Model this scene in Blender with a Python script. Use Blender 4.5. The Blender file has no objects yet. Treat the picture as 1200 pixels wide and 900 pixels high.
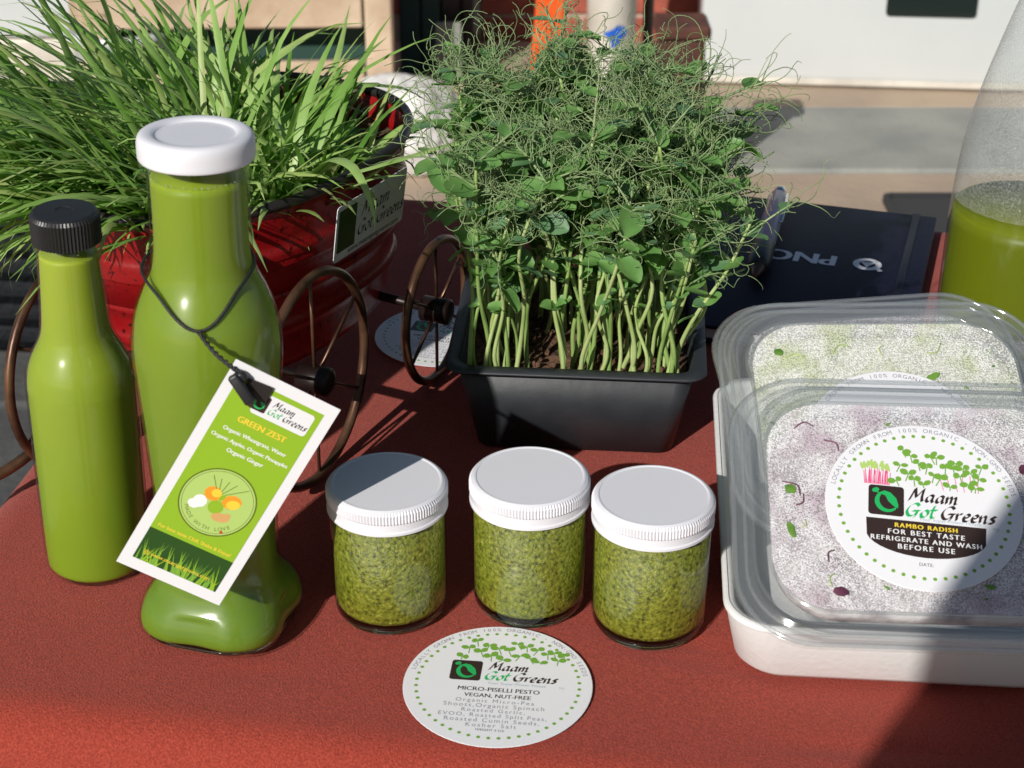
import bpy, bmesh, math, random
from mathutils import Vector, Matrix, noise
R = math.radians
sc = bpy.context.scene
C = sc.collection
random.seed(7)

# ------------------------------------------------------------------ camera, sky, sun, exposure
cam_d = bpy.data.cameras.new('camera')
cam = bpy.data.objects.new('camera', cam_d); C.objects.link(cam)
cam.location = (0, 0, .47); cam.rotation_euler = (R(90 - 28.5), 0, 0)
cam_d.lens = 60; cam_d.sensor_width = 36
cam_d.clip_start = .02; cam_d.clip_end = 400
cam_d.dof.use_dof = True; cam_d.dof.focus_distance = .84; cam_d.dof.aperture_fstop = 22
sc.camera = cam
SUN_AZ, SUN_EL = 30, 31            # shadows fall towards +Y, turned right by SUN_AZ
w = bpy.data.worlds.new('World'); sc.world = w; w.use_nodes = True
nt = w.node_tree; nt.nodes.clear()
sky = nt.nodes.new('ShaderNodeTexSky'); sky.sky_type = 'NISHITA'; sky.sun_disc = False
sky.sun_elevation = R(SUN_EL); sky.sun_rotation = R(180 + SUN_AZ)
bg = nt.nodes.new('ShaderNodeBackground'); bg.inputs['Strength'].default_value = .062
wo = nt.nodes.new('ShaderNodeOutputWorld')
nt.links.new(sky.outputs[0], bg.inputs[0]); nt.links.new(bg.outputs[0], wo.inputs[0])
sd = bpy.data.lights.new('sun', 'SUN'); sd.energy = 5; sd.angle = R(.53); sd.color = (1, .96, .90)
sun = bpy.data.objects.new('sun', sd); C.objects.link(sun)
ce = math.cos(R(SUN_EL))
sun.rotation_euler = Vector((math.sin(R(SUN_AZ)) * ce, math.cos(R(SUN_AZ)) * ce, -math.sin(R(SUN_EL)))).to_track_quat('-Z', 'Y').to_euler()
sc.view_settings.view_transform = 'Standard'; sc.view_settings.look = 'None'
sc.view_settings.exposure = -.1; sc.view_settings.gamma = 1
sc.cycles.max_bounces = 10; sc.cycles.transparent_max_bounces = 24; sc.cycles.diffuse_bounces = 4

# ------------------------------------------------------------------ materials
def srgb(r, g, b):
    f = lambda c: (c / 255 / 12.92) if c / 255 < .04045 else ((c / 255 + .055) / 1.055) ** 2.4
    return (f(r), f(g), f(b))

def mat(name, col, rough=.5, col2=None, nscale=30, bump=0, bscale=None, spec=.5, coat=0, sss=0, sheen=0,
        metal=0, contrast=(.35, .65), trans=0, transcol=None, detail=4, sssr=(.01, .02, .004), coatr=.03, alpha=1):
    m = bpy.data.materials.new(name); m.use_nodes = True
    n = m.node_tree.nodes; l = m.node_tree.links
    b = n['Principled BSDF']
    b.inputs['Base Color'].default_value = (*col, 1)
    b.inputs['Roughness'].default_value = rough
    b.inputs['Specular IOR Level'].default_value = spec
    b.inputs['Metallic'].default_value = metal
    b.inputs['Coat Weight'].default_value = coat; b.inputs['Coat Roughness'].default_value = coatr
    b.inputs['Sheen Weight'].default_value = sheen
    b.inputs['Alpha'].default_value = alpha
    if sss:
        b.inputs['Subsurface Weight'].default_value = sss
        b.inputs['Subsurface Radius'].default_value = (1, 1, 1)
        b.inputs['Subsurface Scale'].default_value = 1
        b.inputs['Subsurface Radius'].default_value = sssr
    tc = n.new('ShaderNodeTexCoord')
    if col2 is not None:
        t = n.new('ShaderNodeTexNoise'); t.inputs['Scale'].default_value = nscale; t.inputs['Detail'].default_value = detail
        l.new(tc.outputs['Object'], t.inputs['Vector'])
        r = n.new('ShaderNodeValToRGB')
        r.color_ramp.elements[0].position, r.color_ramp.elements[1].position = contrast
        r.color_ramp.elements[0].color = (*col, 1); r.color_ramp.elements[1].color = (*col2, 1)
        l.new(t.outputs['Fac'], r.inputs[0]); l.new(r.outputs[0], b.inputs['Base Color'])
    if bump:
        t = n.new('ShaderNodeTexNoise'); t.inputs['Scale'].default_value = bscale or nscale; t.inputs['Detail'].default_value = 3
        l.new(tc.outputs['Object'], t.inputs['Vector'])
        bp = n.new('ShaderNodeBump'); bp.inputs['Strength'].default_value = 1; bp.inputs['Distance'].default_value = bump
        l.new(t.outputs['Fac'], bp.inputs['Height']); l.new(bp.outputs[0], b.inputs['Normal'])
    if trans:
        tr = n.new('ShaderNodeBsdfTranslucent'); tr.inputs[0].default_value = (*(transcol or col), 1)
        mx = n.new('ShaderNodeMixShader'); mx.inputs[0].default_value = trans
        o = n['Material Output']
        l.new(b.outputs[0], mx.inputs[1]); l.new(tr.outputs[0], mx.inputs[2]); l.new(mx.outputs[0], o.inputs[0])
    return m

def thin_glass(name, tint=(1, 1, 1), ior=1.5, rough=.02, drops=0, dscale=900, haze=0, hazecol=(.8, .82, .82), hazecol2=None):
    """Wall of clear glass or plastic: passes light straight, mirrors by Fresnel; optional condensation specks."""
    m = bpy.data.materials.new(name); m.use_nodes = True
    n = m.node_tree.nodes; l = m.node_tree.links; n.clear()
    o = n.new('ShaderNodeOutputMaterial')
    lw = n.new('ShaderNodeLayerWeight'); lw.inputs[0].default_value = .5      # Schlick's Fresnel curve, the same from both sides
    pw = n.new('ShaderNodeMath'); pw.operation = 'POWER'; pw.inputs[1].default_value = 5; l.new(lw.outputs['Facing'], pw.inputs[0])
    f0 = ((ior - 1) / (ior + 1)) ** 2 * 1.6
    fr = n.new('ShaderNodeMath'); fr.operation = 'MULTIPLY_ADD'; fr.inputs[1].default_value = (1 - f0) * .8; fr.inputs[2].default_value = f0; l.new(pw.outputs[0], fr.inputs[0])
    tr = n.new('ShaderNodeBsdfTransparent'); tr.inputs[0].default_value = (*tint, 1)
    gl = n.new('ShaderNodeBsdfGlossy'); gl.inputs['Roughness'].default_value = rough
    mx = n.new('ShaderNodeMixShader'); l.new(fr.outputs[0], mx.inputs[0]); l.new(tr.outputs[0], mx.inputs[1]); l.new(gl.outputs[0], mx.inputs[2])
    last = mx
    if haze:
        df = n.new('ShaderNodeBsdfDiffuse'); df.inputs[0].default_value = (*hazecol, 1)
        tl = n.new('ShaderNodeBsdfTranslucent'); tl.inputs[0].default_value = (*hazecol, 1)
        ad = n.new('ShaderNodeMixShader'); ad.inputs[0].default_value = .2
        l.new(df.outputs[0], ad.inputs[1]); l.new(tl.outputs[0], ad.inputs[2])
        m2 = n.new('ShaderNodeMixShader'); m2.inputs[0].default_value = haze
        l.new(last.outputs[0], m2.inputs[1]); l.new(ad.outputs[0], m2.inputs[2])
        if drops:
            tc = n.new('ShaderNodeTexCoord')
            t = n.new('ShaderNodeTexNoise'); t.inputs['Scale'].default_value = dscale; t.inputs['Detail'].default_value = 2
            l.new(tc.outputs['Object'], t.inputs['Vector'])
            t2 = n.new('ShaderNodeTexNoise'); t2.inputs['Scale'].default_value = dscale / 30; t2.inputs['Detail'].default_value = 3
            l.new(tc.outputs['Object'], t2.inputs['Vector'])
            ma = n.new('ShaderNodeMath'); ma.operation = 'ADD'; l.new(t.outputs['Fac'], ma.inputs[0])
            mb = n.new('ShaderNodeMath'); mb.operation = 'MULTIPLY'; mb.inputs[1].default_value = .35; l.new(t2.outputs['Fac'], mb.inputs[0])
            l.new(mb.outputs[0], ma.inputs[1])
            r = n.new('ShaderNodeValToRGB'); r.color_ramp.elements[0].position = .62; r.color_ramp.elements[1].position = .74
            h0 = haze; r.color_ramp.elements[0].color = (h0, h0, h0, 1); r.color_ramp.elements[1].color = (drops, drops, drops, 1)
            l.new(ma.outputs[0], r.inputs[0]); l.new(r.outputs[0], m2.inputs[0])
            bp = n.new('ShaderNodeBump'); bp.inputs['Distance'].default_value = .0006
            l.new(t.outputs['Fac'], bp.inputs['Height'])
            if hazecol2:
                t3 = n.new('ShaderNodeTexNoise'); t3.inputs['Scale'].default_value = 55; t3.inputs['Detail'].default_value = 4; l.new(tc.outputs['Object'], t3.inputs['Vector'])
                r3 = n.new('ShaderNodeValToRGB'); r3.color_ramp.elements[0].position = .46; r3.color_ramp.elements[1].position = .66
                r3.color_ramp.elements[0].color = (*hazecol, 1); r3.color_ramp.elements[1].color = (*hazecol2, 1)
                l.new(t3.outputs['Fac'], r3.inputs[0]); l.new(r3.outputs[0], df.inputs[0])
            for q in (df, gl): l.new(bp.outputs[0], q.inputs['Normal'])
        last = m2
    l.new(last.outputs[0], o.inputs[0])
    return m

M = {}
M['paper'] = mat('paper', (.75, .75, .77), .45)
M['ink_green'] = mat('ink_green', srgb(112, 160, 56), .5)
M['ink_dark'] = mat('ink_dark', srgb(48, 34, 30), .5)
M['ink_grey'] = mat('ink_grey', srgb(130, 130, 140), .5)
M['ink_pale'] = mat('ink_pale', srgb(150, 175, 185), .5)
M['ink_emerald'] = mat('ink_emerald', srgb(30, 170, 90), .5)
M['ink_pink'] = mat('ink_pink', srgb(225, 70, 130), .5)
M['ink_yellow'] = mat('ink_yellow', srgb(230, 200, 60), .5)
M['ink_white'] = mat('ink_white', (.8, .8, .8), .5)
M['ink_orange'] = mat('ink_orange', srgb(235, 150, 40), .5)
M['ink_lime'] = mat('ink_lime', srgb(140, 178, 40), .4)
M['ink_sage'] = mat('ink_sage', srgb(172, 200, 110), .4)
M['ink_olive'] = mat('ink_olive', srgb(90, 105, 30), .4)
M['ink_leafdark'] = mat('ink_leafdark', srgb(40, 75, 25), .4)
M['ink_red'] = mat('ink_red', srgb(190, 40, 40), .4)
M['ink_tan'] = mat('ink_tan', srgb(205, 160, 100), .4)
M['white_lid'] = mat('white_lid', (.71, .71, .75), .38)
M['black_plastic'] = mat('black_plastic', (.016, .016, .017), .42, bump=.0001, bscale=400)
M['tray_plastic'] = mat('tray_plastic', (.019, .0215, .026), .5, col2=(.026, .029, .034), nscale=60, bump=.0002, bscale=120)
M['juice'] = mat('juice', srgb(112, 134, 34), .45, col2=srgb(102, 126, 32), nscale=25, sss=.5, sssr=(.012, .013, .003), spec=.2)
M['juice_pale'] = mat('juice_pale', srgb(132, 152, 38), .45, col2=srgb(120, 142, 34), nscale=25, sss=.5, sssr=(.012, .013, .003), spec=.2)
def settle(m, lo, hi, z0, z1):
    """cloudy juice: greener pulp below, paler and yellower above"""
    n = m.node_tree.nodes; l = m.node_tree.links; b = n['Principled BSDF']
    tc = n.new('ShaderNodeTexCoord'); sx = n.new('ShaderNodeSeparateXYZ'); l.new(tc.outputs['Object'], sx.inputs[0])
    t = n.new('ShaderNodeTexNoise'); t.inputs['Scale'].default_value = 45; t.inputs['Detail'].default_value = 5; l.new(tc.outputs['Object'], t.inputs['Vector'])
    a = n.new('ShaderNodeMath'); a.operation = 'MULTIPLY_ADD'; a.inputs[1].default_value = .05; l.new(t.outputs['Fac'], a.inputs[0]); l.new(sx.outputs['Z'], a.inputs[2])
    mr = n.new('ShaderNodeMapRange'); mr.inputs['From Min'].default_value = z0 + .025; mr.inputs['From Max'].default_value = z1 + .025; l.new(a.outputs[0], mr.inputs['Value'])
    r = n.new('ShaderNodeValToRGB'); r.color_ramp.elements[0].color = (*lo, 1); r.color_ramp.elements[1].color = (*hi, 1)
    l.new(mr.outputs[0], r.inputs[0]); l.new(r.outputs[0], b.inputs['Base Color'])
settle(M['juice'], srgb(104, 130, 36), srgb(128, 146, 36), .02, .21)
settle(M['juice_pale'], srgb(122, 146, 36), srgb(152, 164, 54), .02, .16)
M['juice_olive'] = mat('juice_olive', srgb(104, 112, 18), .4, sss=.5, sssr=(.012, .012, .003), spec=.2)
M['glass'] = thin_glass('glass', (.95, .98, .94), 1.5, .13)
M['glass_wet'] = thin_glass('glass_wet', (.96, .98, .97), 1.45, .05, drops=.32, dscale=1300, haze=.07, hazecol=(.6, .62, .63))
M['clear_plastic'] = thin_glass('clear_plastic', (.965, .975, .975), 1.5, .05, haze=.05)
M['clear_plastic_ridge'] = thin_glass('clear_plastic_ridge', (.965, .975, .975), 1.8, .09, haze=.07)
M['condensation'] = thin_glass('condensation', (.97, .97, .98), 1.4, .12, drops=.97, dscale=1500, haze=.30, hazecol=(.92, .91, .92), hazecol2=(.62, .52, .58))
M['condensation_green'] = thin_glass('condensation_green', (.97, .98, .96), 1.4, .12, drops=.97, dscale=1500, haze=.34, hazecol=(.92, .92, .88), hazecol2=(.62, .68, .44))
M['glass_base'] = bpy.data.materials.new('glass_base'); M['glass_base'].use_nodes = True
_b = M['glass_base'].node_tree.nodes['Principled BSDF']
_b.inputs['Base Color'].default_value = (.75, .88, .6, 1); _b.inputs['Transmission Weight'].default_value = 1
_b.inputs['Roughness'].default_value = .03; _b.inputs['IOR'].default_value = 1.5
M['pesto'] = mat('pesto', srgb(40, 46, 12), .4, col2=srgb(168, 164, 84), nscale=520, bump=.0009, bscale=640, contrast=(.30, .74), detail=7, sss=.2, sssr=(.003, .003, .001))
_r = [q for q in M['pesto'].node_tree.nodes if q.type == 'VALTORGB'][0].color_ramp
for _p, _c in ((.40, (92, 98, 24)), (.50, (116, 120, 34)), (.62, (130, 132, 42))):
    _e = _r.elements.new(_p); _e.color = (*srgb(*_c), 1)
M['cord'] = mat('cord', (.012, .012, .013), .6, bump=.0003, bscale=900)
M['cloth'] = mat('cloth', srgb(133, 50, 38), .85, col2=srgb(166, 69, 54), nscale=1000, bump=.0007, bscale=1100, sheen=.1, spec=.15, contrast=(.35, .7), detail=3)
M['enamel_red'] = mat('enamel_red', srgb(136, 13, 17), .34, col2=srgb(20, 5, 6), nscale=330, contrast=(.60, .68), spec=.5, bump=.0003, bscale=200)
M['rim_black'] = mat('rim_black', (.02, .016, .015), .4)
M['bronze'] = mat('bronze', srgb(120, 88, 66), .38, col2=srgb(70, 48, 38), nscale=60, metal=.6)
M['bronze_dark'] = mat('bronze_dark', srgb(36, 26, 24), .4, metal=.4)
M['grass'] = mat('grass', srgb(116, 158, 70), .40, col2=srgb(158, 192, 108), nscale=22, trans=.32, transcol=srgb(120, 175, 40), spec=.4)
M['grass_b'] = mat('grass_b', srgb(134, 172, 88), .40, col2=srgb(174, 200, 124), nscale=22, trans=.3, transcol=srgb(140, 185, 60), spec=.4)
M['grass_c'] = mat('grass_c', srgb(84, 128, 46), .40, col2=srgb(118, 160, 70), nscale=40, trans=.32, transcol=srgb(120, 175, 40), spec=.4)
M['grass_d'] = mat('grass_d', srgb(150, 176, 92), .45, col2=srgb(182, 196, 130), nscale=40, trans=.3, transcol=srgb(160, 185, 70), spec=.4)
M['soil'] = mat('soil', srgb(58, 40, 30), .95, col2=srgb(108, 78, 56), nscale=240, bump=.003, bscale=220)
M['pea_stem'] = mat('pea_stem', srgb(160, 182, 108), .45, col2=srgb(190, 202, 142), nscale=40, trans=.15, transcol=srgb(170, 200, 90))
M['pea_stem_b'] = mat('pea_stem_b', srgb(128, 160, 84), .45, col2=srgb(160, 186, 110), nscale=40, trans=.15, transcol=srgb(150, 190, 80))
M['pea_leaf'] = mat('pea_leaf', srgb(86, 124, 84), .5, col2=srgb(112, 150, 106), nscale=50, trans=.22, transcol=srgb(100, 160, 50))
M['pea_leaf_b'] = mat('pea_leaf_b', srgb(92, 138, 72), .5, col2=srgb(122, 164, 90), nscale=50, trans=.25, transcol=srgb(130, 180, 60))
M['tendril'] = mat('tendril', srgb(104, 132, 84), .5, col2=srgb(140, 156, 108), nscale=60)
M['foam_white'] = mat('foam_white', (.70, .70, .69), .5, bump=.0002, bscale=300, sss=.1, sssr=(.004, .004, .004))
M['leaf_purple'] = mat('leaf_purple', srgb(74, 34, 54), .5, col2=srgb(112, 66, 84), nscale=120)
M['leaf_green'] = mat('leaf_green', srgb(110, 150, 60), .5, col2=srgb(70, 110, 40), nscale=120)
M['leaf_bed'] = mat('leaf_bed', srgb(206, 202, 200), .6, col2=srgb(140, 128, 132), nscale=90, contrast=(.42, .68), bump=.002, bscale=120)
M['leaf_bed_green'] = mat('leaf_bed_green', srgb(214, 216, 200), .6, col2=srgb(130, 150, 84), nscale=80, contrast=(.50, .74), bump=.002, bscale=120)
M['navy'] = mat('navy', srgb(20, 20, 40), .55, spec=.25, bump=.0002, bscale=600)
M['navy_dark'] = mat('navy_dark', srgb(14, 14, 28), .5)
M['silver_print'] = mat('silver_print', (.72, .72, .76), .4)
M['chrome'] = mat('chrome', (.7, .7, .7), .12, metal=1)
M['pen_clear'] = thin_glass('pen_clear', (.85, .85, .95), 1.5, .05, haze=.5, hazecol=(.75, .72, .82))
M['paving'] = mat('paving', srgb(112, 112, 108), .85, col2=srgb(138, 136, 130), nscale=5, bump=.003, bscale=60)
M['paving_shaded'] = mat('paving_shaded', srgb(66, 68, 68), .85, col2=srgb(86, 86, 84), nscale=5, bump=.003, bscale=60)  # darker copy of the paving, with the shade painted into its colour
M['paving_grey'] = mat('paving_grey', srgb(150, 150, 142), .85, col2=srgb(128, 130, 126), nscale=6, bump=.002, bscale=80)
M['paving_beige'] = mat('paving_beige', srgb(176, 156, 134), .85, col2=srgb(160, 142, 124), nscale=6, bump=.002, bscale=80)
M['paint_white'] = mat('paint_white', (.58, .60, .595), .35, col2=(.53, .56, .56), nscale=3)
M['dark_glass'] = mat('dark_glass', (.012, .02, .018), .12)
M['wood'] = mat('wood', srgb(206, 186, 160), .75, col2=srgb(176, 150, 124), nscale=9, bump=.001, bscale=60)
M['brick'] = mat('brick', srgb(172, 92, 74), .9, col2=srgb(140, 70, 56), nscale=18, bump=.002, bscale=120)
M['mortar'] = mat('mortar', srgb(176, 156, 140), .95, bump=.002, bscale=90)
M['orange'] = mat('orange', srgb(238, 92, 20), .5, col2=srgb(220, 80, 16), nscale=20)
M['brown_wood'] = mat('brown_wood', srgb(92, 52, 38), .7, col2=srgb(66, 38, 30), nscale=20)
M['blue'] = mat('blue', srgb(30, 90, 190), .5)
M['off_white'] = mat('off_white', srgb(214, 208, 196), .6, col2=srgb(190, 184, 172), nscale=12)
M['bag_white'] = mat('bag_white', (.74, .72, .68), .5, col2=(.80, .79, .77), nscale=10, trans=.15)
M['black_weave'] = mat('black_weave', (.010, .012, .015), .7, spec=.2, bump=.004, bscale=90)
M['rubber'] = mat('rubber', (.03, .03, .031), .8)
M['shirt'] = mat('shirt', srgb(40, 48, 70), .85)
M['skin'] = mat('skin', srgb(176, 126, 100), .55)
M['hair'] = mat('hair', srgb(30, 22, 18), .7)
M['sage_panel'] = mat('sage_panel', srgb(40, 70, 62), .6)

# ------------------------------------------------------------------ helpers
def link(o, parent=None):
    C.objects.link(o)
    if parent: o.parent = parent
    return o
def meshdata(name, v, f, m, smooth=True):
    me = bpy.data.meshes.new(name); me.from_pydata([tuple(p) for p in v], [], f)
    if m: me.materials.append(m)
    if smooth: me.polygons.foreach_set('use_smooth', [True] * len(me.polygons))
    me.update(); return me
def obj(name, vf, m, parent=None, smooth=True, loc=None, rot=None):
    o = bpy.data.objects.new(name, vf if isinstance(vf, bpy.types.Mesh) else meshdata(name, vf[0], vf[1], m, smooth))
    if loc is not None: o.location = loc
    if rot is not None: o.rotation_euler = rot
    return link(o, parent)
def tag(o, label=None, cat=None, group=None, kind=None):
    if label: o['label'] = label
    if cat: o['category'] = cat
    if group: o['group'] = group
    if kind: o['kind'] = kind
    return o
def empty(name, loc=(0, 0, 0), rot=(0, 0, 0)):
    o = bpy.data.objects.new(name, None); o.location = loc; o.rotation_euler = rot; o.empty_display_size = .02
    return link(o)
def join(*vfs):
    V, Fc = [], []
    for v, f in vfs:
        k = len(V); V += [tuple(p) for p in v]; Fc += [tuple(i + k for i in q) for q in f]
    return V, Fc
def bevel_auto(o, deg=35):
    e = o.modifiers.new('edge', 'EDGE_SPLIT'); e.split_angle = R(deg); return o
def lathe(prof, n=64, rf=None, cap0=True, cap1=True):
    """prof: (r, z); rf(r, z, phi) -> radius"""
    V = []; Fc = []
    for r, z in prof:
        for i in range(n):
            a = 2 * math.pi * i / n; q = rf(r, z, a) if rf else r
            V.append((q * math.cos(a), q * math.sin(a), z))
    for j in range(len(prof) - 1):
        for i in range(n):
            a, b = j * n + i, j * n + (i + 1) % n
            Fc.append((a, b, b + n, a + n))
    if cap0: Fc.append(tuple(reversed(range(n))))
    if cap1: Fc.append(tuple(range((len(prof) - 1) * n, len(prof) * n)))
    return V, Fc
def tube(pts, rad, n=6, caps=True, closed=False):
    pts = [Vector(p) for p in pts]; N = len(pts)
    rs = rad if isinstance(rad, (list, tuple)) else [rad] * N
    V, Fc = [], []
    up = None
    for i, p in enumerate(pts):
        if closed: t = pts[(i + 1) % N] - pts[i - 1]
        else: t = pts[min(i + 1, N - 1)] - pts[max(i - 1, 0)]
        t = t.normalized() if t.length > 1e-12 else Vector((0, 0, 1))
        if up is None: up = t.orthogonal().normalized()
        else:
            up = up - t * up.dot(t); up = up.normalized() if up.length > 1e-9 else t.orthogonal().normalized()
        b = t.cross(up)
        for k in range(n):
            a = 2 * math.pi * k / n
            V.append(p + (up * math.cos(a) + b * math.sin(a)) * rs[i])
    for i in range(N if closed else N - 1):
        for k in range(n):
            a, c = i * n + k, i * n + (k + 1) % n
            d, e = ((i + 1) % N) * n + (k + 1) % n, ((i + 1) % N) * n + k
            Fc.append((a, c, d, e))
    if caps and not closed:
        Fc.append(tuple(reversed(range(n)))); Fc.append(tuple(range((N - 1) * n, N * n)))
    return V, Fc
def spline(P, k=6):
    P = [Vector(p) for p in P]; out = []
    Q = [2 * P[0] - P[1]] + P + [2 * P[-1] - P[-2]]
    for i in range(1, len(Q) - 2):
        a, b, c, d = Q[i - 1:i + 3]
        for s in range(k):
            t = s / k
            out.append(.5 * (2 * b + (c - a) * t + (2 * a - 5 * b + 4 * c - d) * t * t + (3 * b - a - 3 * c + d) * t ** 3))
    out.append(P[-1]); return out
def box(x0, x1, y0, y1, z0, z1, bv=0, seg=2):
    bm = bmesh.new(); bmesh.ops.create_cube(bm, size=1)
    for v in bm.verts:
        v.co = Vector((x0 if v.co.x < 0 else x1, y0 if v.co.y < 0 else y1, z0 if v.co.z < 0 else z1))
    if bv: bmesh.ops.bevel(bm, geom=bm.edges[:], offset=bv, segments=seg, affect='EDGES', profile=.5)
    bm.verts.index_update()
    r = [v.co.copy() for v in bm.verts], [tuple(v.index for v in f.verts) for f in bm.faces]
    bm.free(); return r
def rrect(hx, hy, r, n=8):
    P = []
    for cx, cy, a0 in ((hx - r, hy - r, 0), (-hx + r, hy - r, 90), (-hx + r, -hy + r, 180), (hx - r, -hy + r, 270)):
        for i in range(n + 1):
            a = R(a0 + 90 * i / n); P.append((cx + r * math.cos(a), cy + r * math.sin(a)))
    return P
def loft(loops, cap0=True, cap1=True):
    n = len(loops[0]); V = [p for L in loops for p in L]; Fc = []
    for j in range(len(loops) - 1):
        for i in range(n):
            a, b = j * n + i, j * n + (i + 1) % n
            Fc.append((a, b, b + n, a + n))
    if cap0: Fc.append(tuple(reversed(range(n))))
    if cap1: Fc.append(tuple(range((len(loops) - 1) * n, len(loops) * n)))
    return V, Fc
def rloft(spec, cap0=True, cap1=True, n=8):
    return loft([[(x, y, z) for x, y in rrect(hx, hy, r, n)] for hx, hy, r, z in spec], cap0, cap1)

# ------------------------------------------------------------------ flat print: type, script lettering, dots, leaves
STR = ['MICRO-PISELLI PESTO', 'VEGAN, NUT-FREE', 'Organic Micro-Pea', 'Shoots,Organic Spinach', 'Roasted Garlic,',
       'EVOO, Roasted Split Peas,', 'Roasted Cumin Seeds,', 'Kosher Salt', 'WEIGHT 4 OZ', 'Your Super-Power House',
       'RAMBO RADISH', 'FOR BEST TASTE', 'REFRIGERATE AND WASH', 'BEFORE USE', 'DATE:', 'GREEN ZEST', 'Organic Wheatgrass, Water',
       'Organic Apples, Organic Pineapples', 'Organic Ginger', 'For best taste Chill, Shake & Enjoy!', '@ www.maamgotgreens.com',
       'www.maamgotgreens.com', 'PNC', 'N.J.'] + sorted(set('LOCALLY GROWN FROM 100% ORGANIC - NON-GMO SEEDSMADE WITH LOVE'.replace(' ', '')))
BOLD = {'MICRO-PISELLI PESTO': .015, 'VEGAN, NUT-FREE': .015, 'RAMBO RADISH': .035, 'FOR BEST TASTE': .02, 'REFRIGERATE AND WASH': .02,
        'BEFORE USE': .02, 'GREEN ZEST': .035, 'PNC': .03, 'Organic Wheatgrass, Water': .02, 'Organic Apples, Organic Pineapples': .02, 'Organic Ginger': .02, 'For best taste Chill, Shake & Enjoy!': .02}
SPACED = {'RAMBO RADISH': 1.25, 'FOR BEST TASTE': 1.3, 'REFRIGERATE AND WASH': 1.25, 'BEFORE USE': 1.3, 'Organic Micro-Pea': 1.3, 'Shoots,Organic Spinach': 1.25,
          'Roasted Garlic,': 1.3, 'EVOO, Roasted Split Peas,': 1.25, 'Roasted Cumin Seeds,': 1.25, 'Kosher Salt': 1.3}
GLYPH = {}
_t = []
for s in STR:
    cu = bpy.data.curves.new('lettering', 'FONT'); cu.body = s; cu.size = 1; cu.align_x = 'CENTER'; cu.align_y = 'CENTER'
    cu.offset = 0; cu.space_character = SPACED.get(s, 1); cu.resolution_u = 3
    o = bpy.data.objects.new('lettering', cu); C.objects.link(o); _t.append(o)
bpy.context.view_layer.update()
_dg = bpy.context.evaluated_depsgraph_get()
for s, o in zip(STR, _t):
    me = o.evaluated_get(_dg).to_mesh()
    GLYPH[s] = ([(v.co.x, v.co.y) for v in me.vertices], [tuple(p.vertices) for p in me.polygons])
for o in _t:
    cu = o.data; bpy.data.objects.remove(o); bpy.data.curves.remove(cu)

class Ink:
    """Collects flat shapes on a sheet's own plane; every shape a hair above the one before."""
    def __init__(s, z0): s.V = []; s.F = []; s.z = z0
    def poly(s, P):
        k = len(s.V); s.V += [(x, y, s.z) for x, y in P]; s.F.append(tuple(range(k, k + len(P)))); s.z += 4e-7
    def raw(s, P, Fc):
        k = len(s.V); s.V += [(x, y, s.z) for x, y in P]; s.F += [tuple(i + k for i in f) for f in Fc]; s.z += 4e-7
    def text(s, t, x, y, width=None, size=None, rot=0, sx=1):
        P, Fc = GLYPH[t]
        if width: size = width / (max(p[0] for p in P) - min(p[0] for p in P))
        c, n = math.cos(rot), math.sin(rot)
        bo = BOLD.get(t, 0) * 1.3
        for k in ((-bo, 0, bo) if bo else (0,)):
            s.raw([(x + size * (sx * (a + k) * c - b * n), y + size * (sx * (a + k) * n + b * c)) for a, b in P], Fc)
    def ell(s, x, y, a, b, rot=0, n=10):
        c, d = math.cos(rot), math.sin(rot)
        s.poly([(x + a * math.cos(t) * c - b * math.sin(t) * d, y + a * math.cos(t) * d + b * math.sin(t) * c) for t in [2 * math.pi * i / n for i in range(n)]])
    def ring(s, x, y, r0, r1, n=64, a0=0, a1=2 * math.pi, sy=1):
        P = []; Fc = []
        for i in range(n + 1):
            a = a0 + (a1 - a0) * i / n
            P += [(x + r0 * math.cos(a), y + r0 * sy * math.sin(a)), (x + r1 * math.cos(a), y + r1 * sy * math.sin(a))]
        for i in range(n): Fc.append((2 * i, 2 * i + 1, 2 * i + 3, 2 * i + 2))
        s.raw(P, Fc)
    def line(s, x0, y0, x1, y1, w):
        d = Vector((x1 - x0, y1 - y0)); n = Vector((-d.y, d.x)).normalized() * w / 2
        s.poly([(x0 + n.x, y0 + n.y), (x0 - n.x, y0 - n.y), (x1 - n.x, y1 - n.y), (x1 + n.x, y1 + n.y)])
    def leaf(s, x, y, L, W, rot):
        P = [(0, 0), (.25, .38), (.6, .5), (.9, .28), (1, 0), (.9, -.28), (.6, -.5), (.25, -.38)]
        c, d = math.cos(rot), math.sin(rot)
        s.poly([(x + a * L * c - b * W * d, y + a * L * d + b * W * c) for a, b in P])
    def arc_text(s, t, r, a_mid, step, size, flip=1):
        n = len(t)
        for i, ch in enumerate(t):
            if ch == ' ': continue
            a = a_mid - flip * step * (i - (n - 1) / 2)
            s.text(ch, r * math.cos(a), r * math.sin(a), size=size, rot=a - flip * math.pi / 2)
    def script(s, t, x, y, h, w=.14):
        nx, ny = math.cos(R(35)) * w * h / 2, math.sin(R(35)) * w * h / 2
        for ch in t:
            if ch == ' ': x += .35 * h; continue
            adv, strokes = SCRIPT[ch]
            for st in strokes:
                pts = spline([(a, b, 0) for a, b in st], 5)
                P = []; Fc = []
                for p in pts:
                    X = x + (p.x + p.y * .22) * h; Y = y + p.y * h
                    P += [(X - nx, Y - ny * 1.2), (X + nx, Y + ny * 1.2)]
                for i in range(len(pts) - 1): Fc.append((2 * i, 2 * i + 1, 2 * i + 3, 2 * i + 2))
                s.raw(P, Fc)
            x += (adv + .08) * h
        return x
    def make(s, name, m, parent): return obj(name, (s.V, s.F), m, parent, smooth=False)
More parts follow.
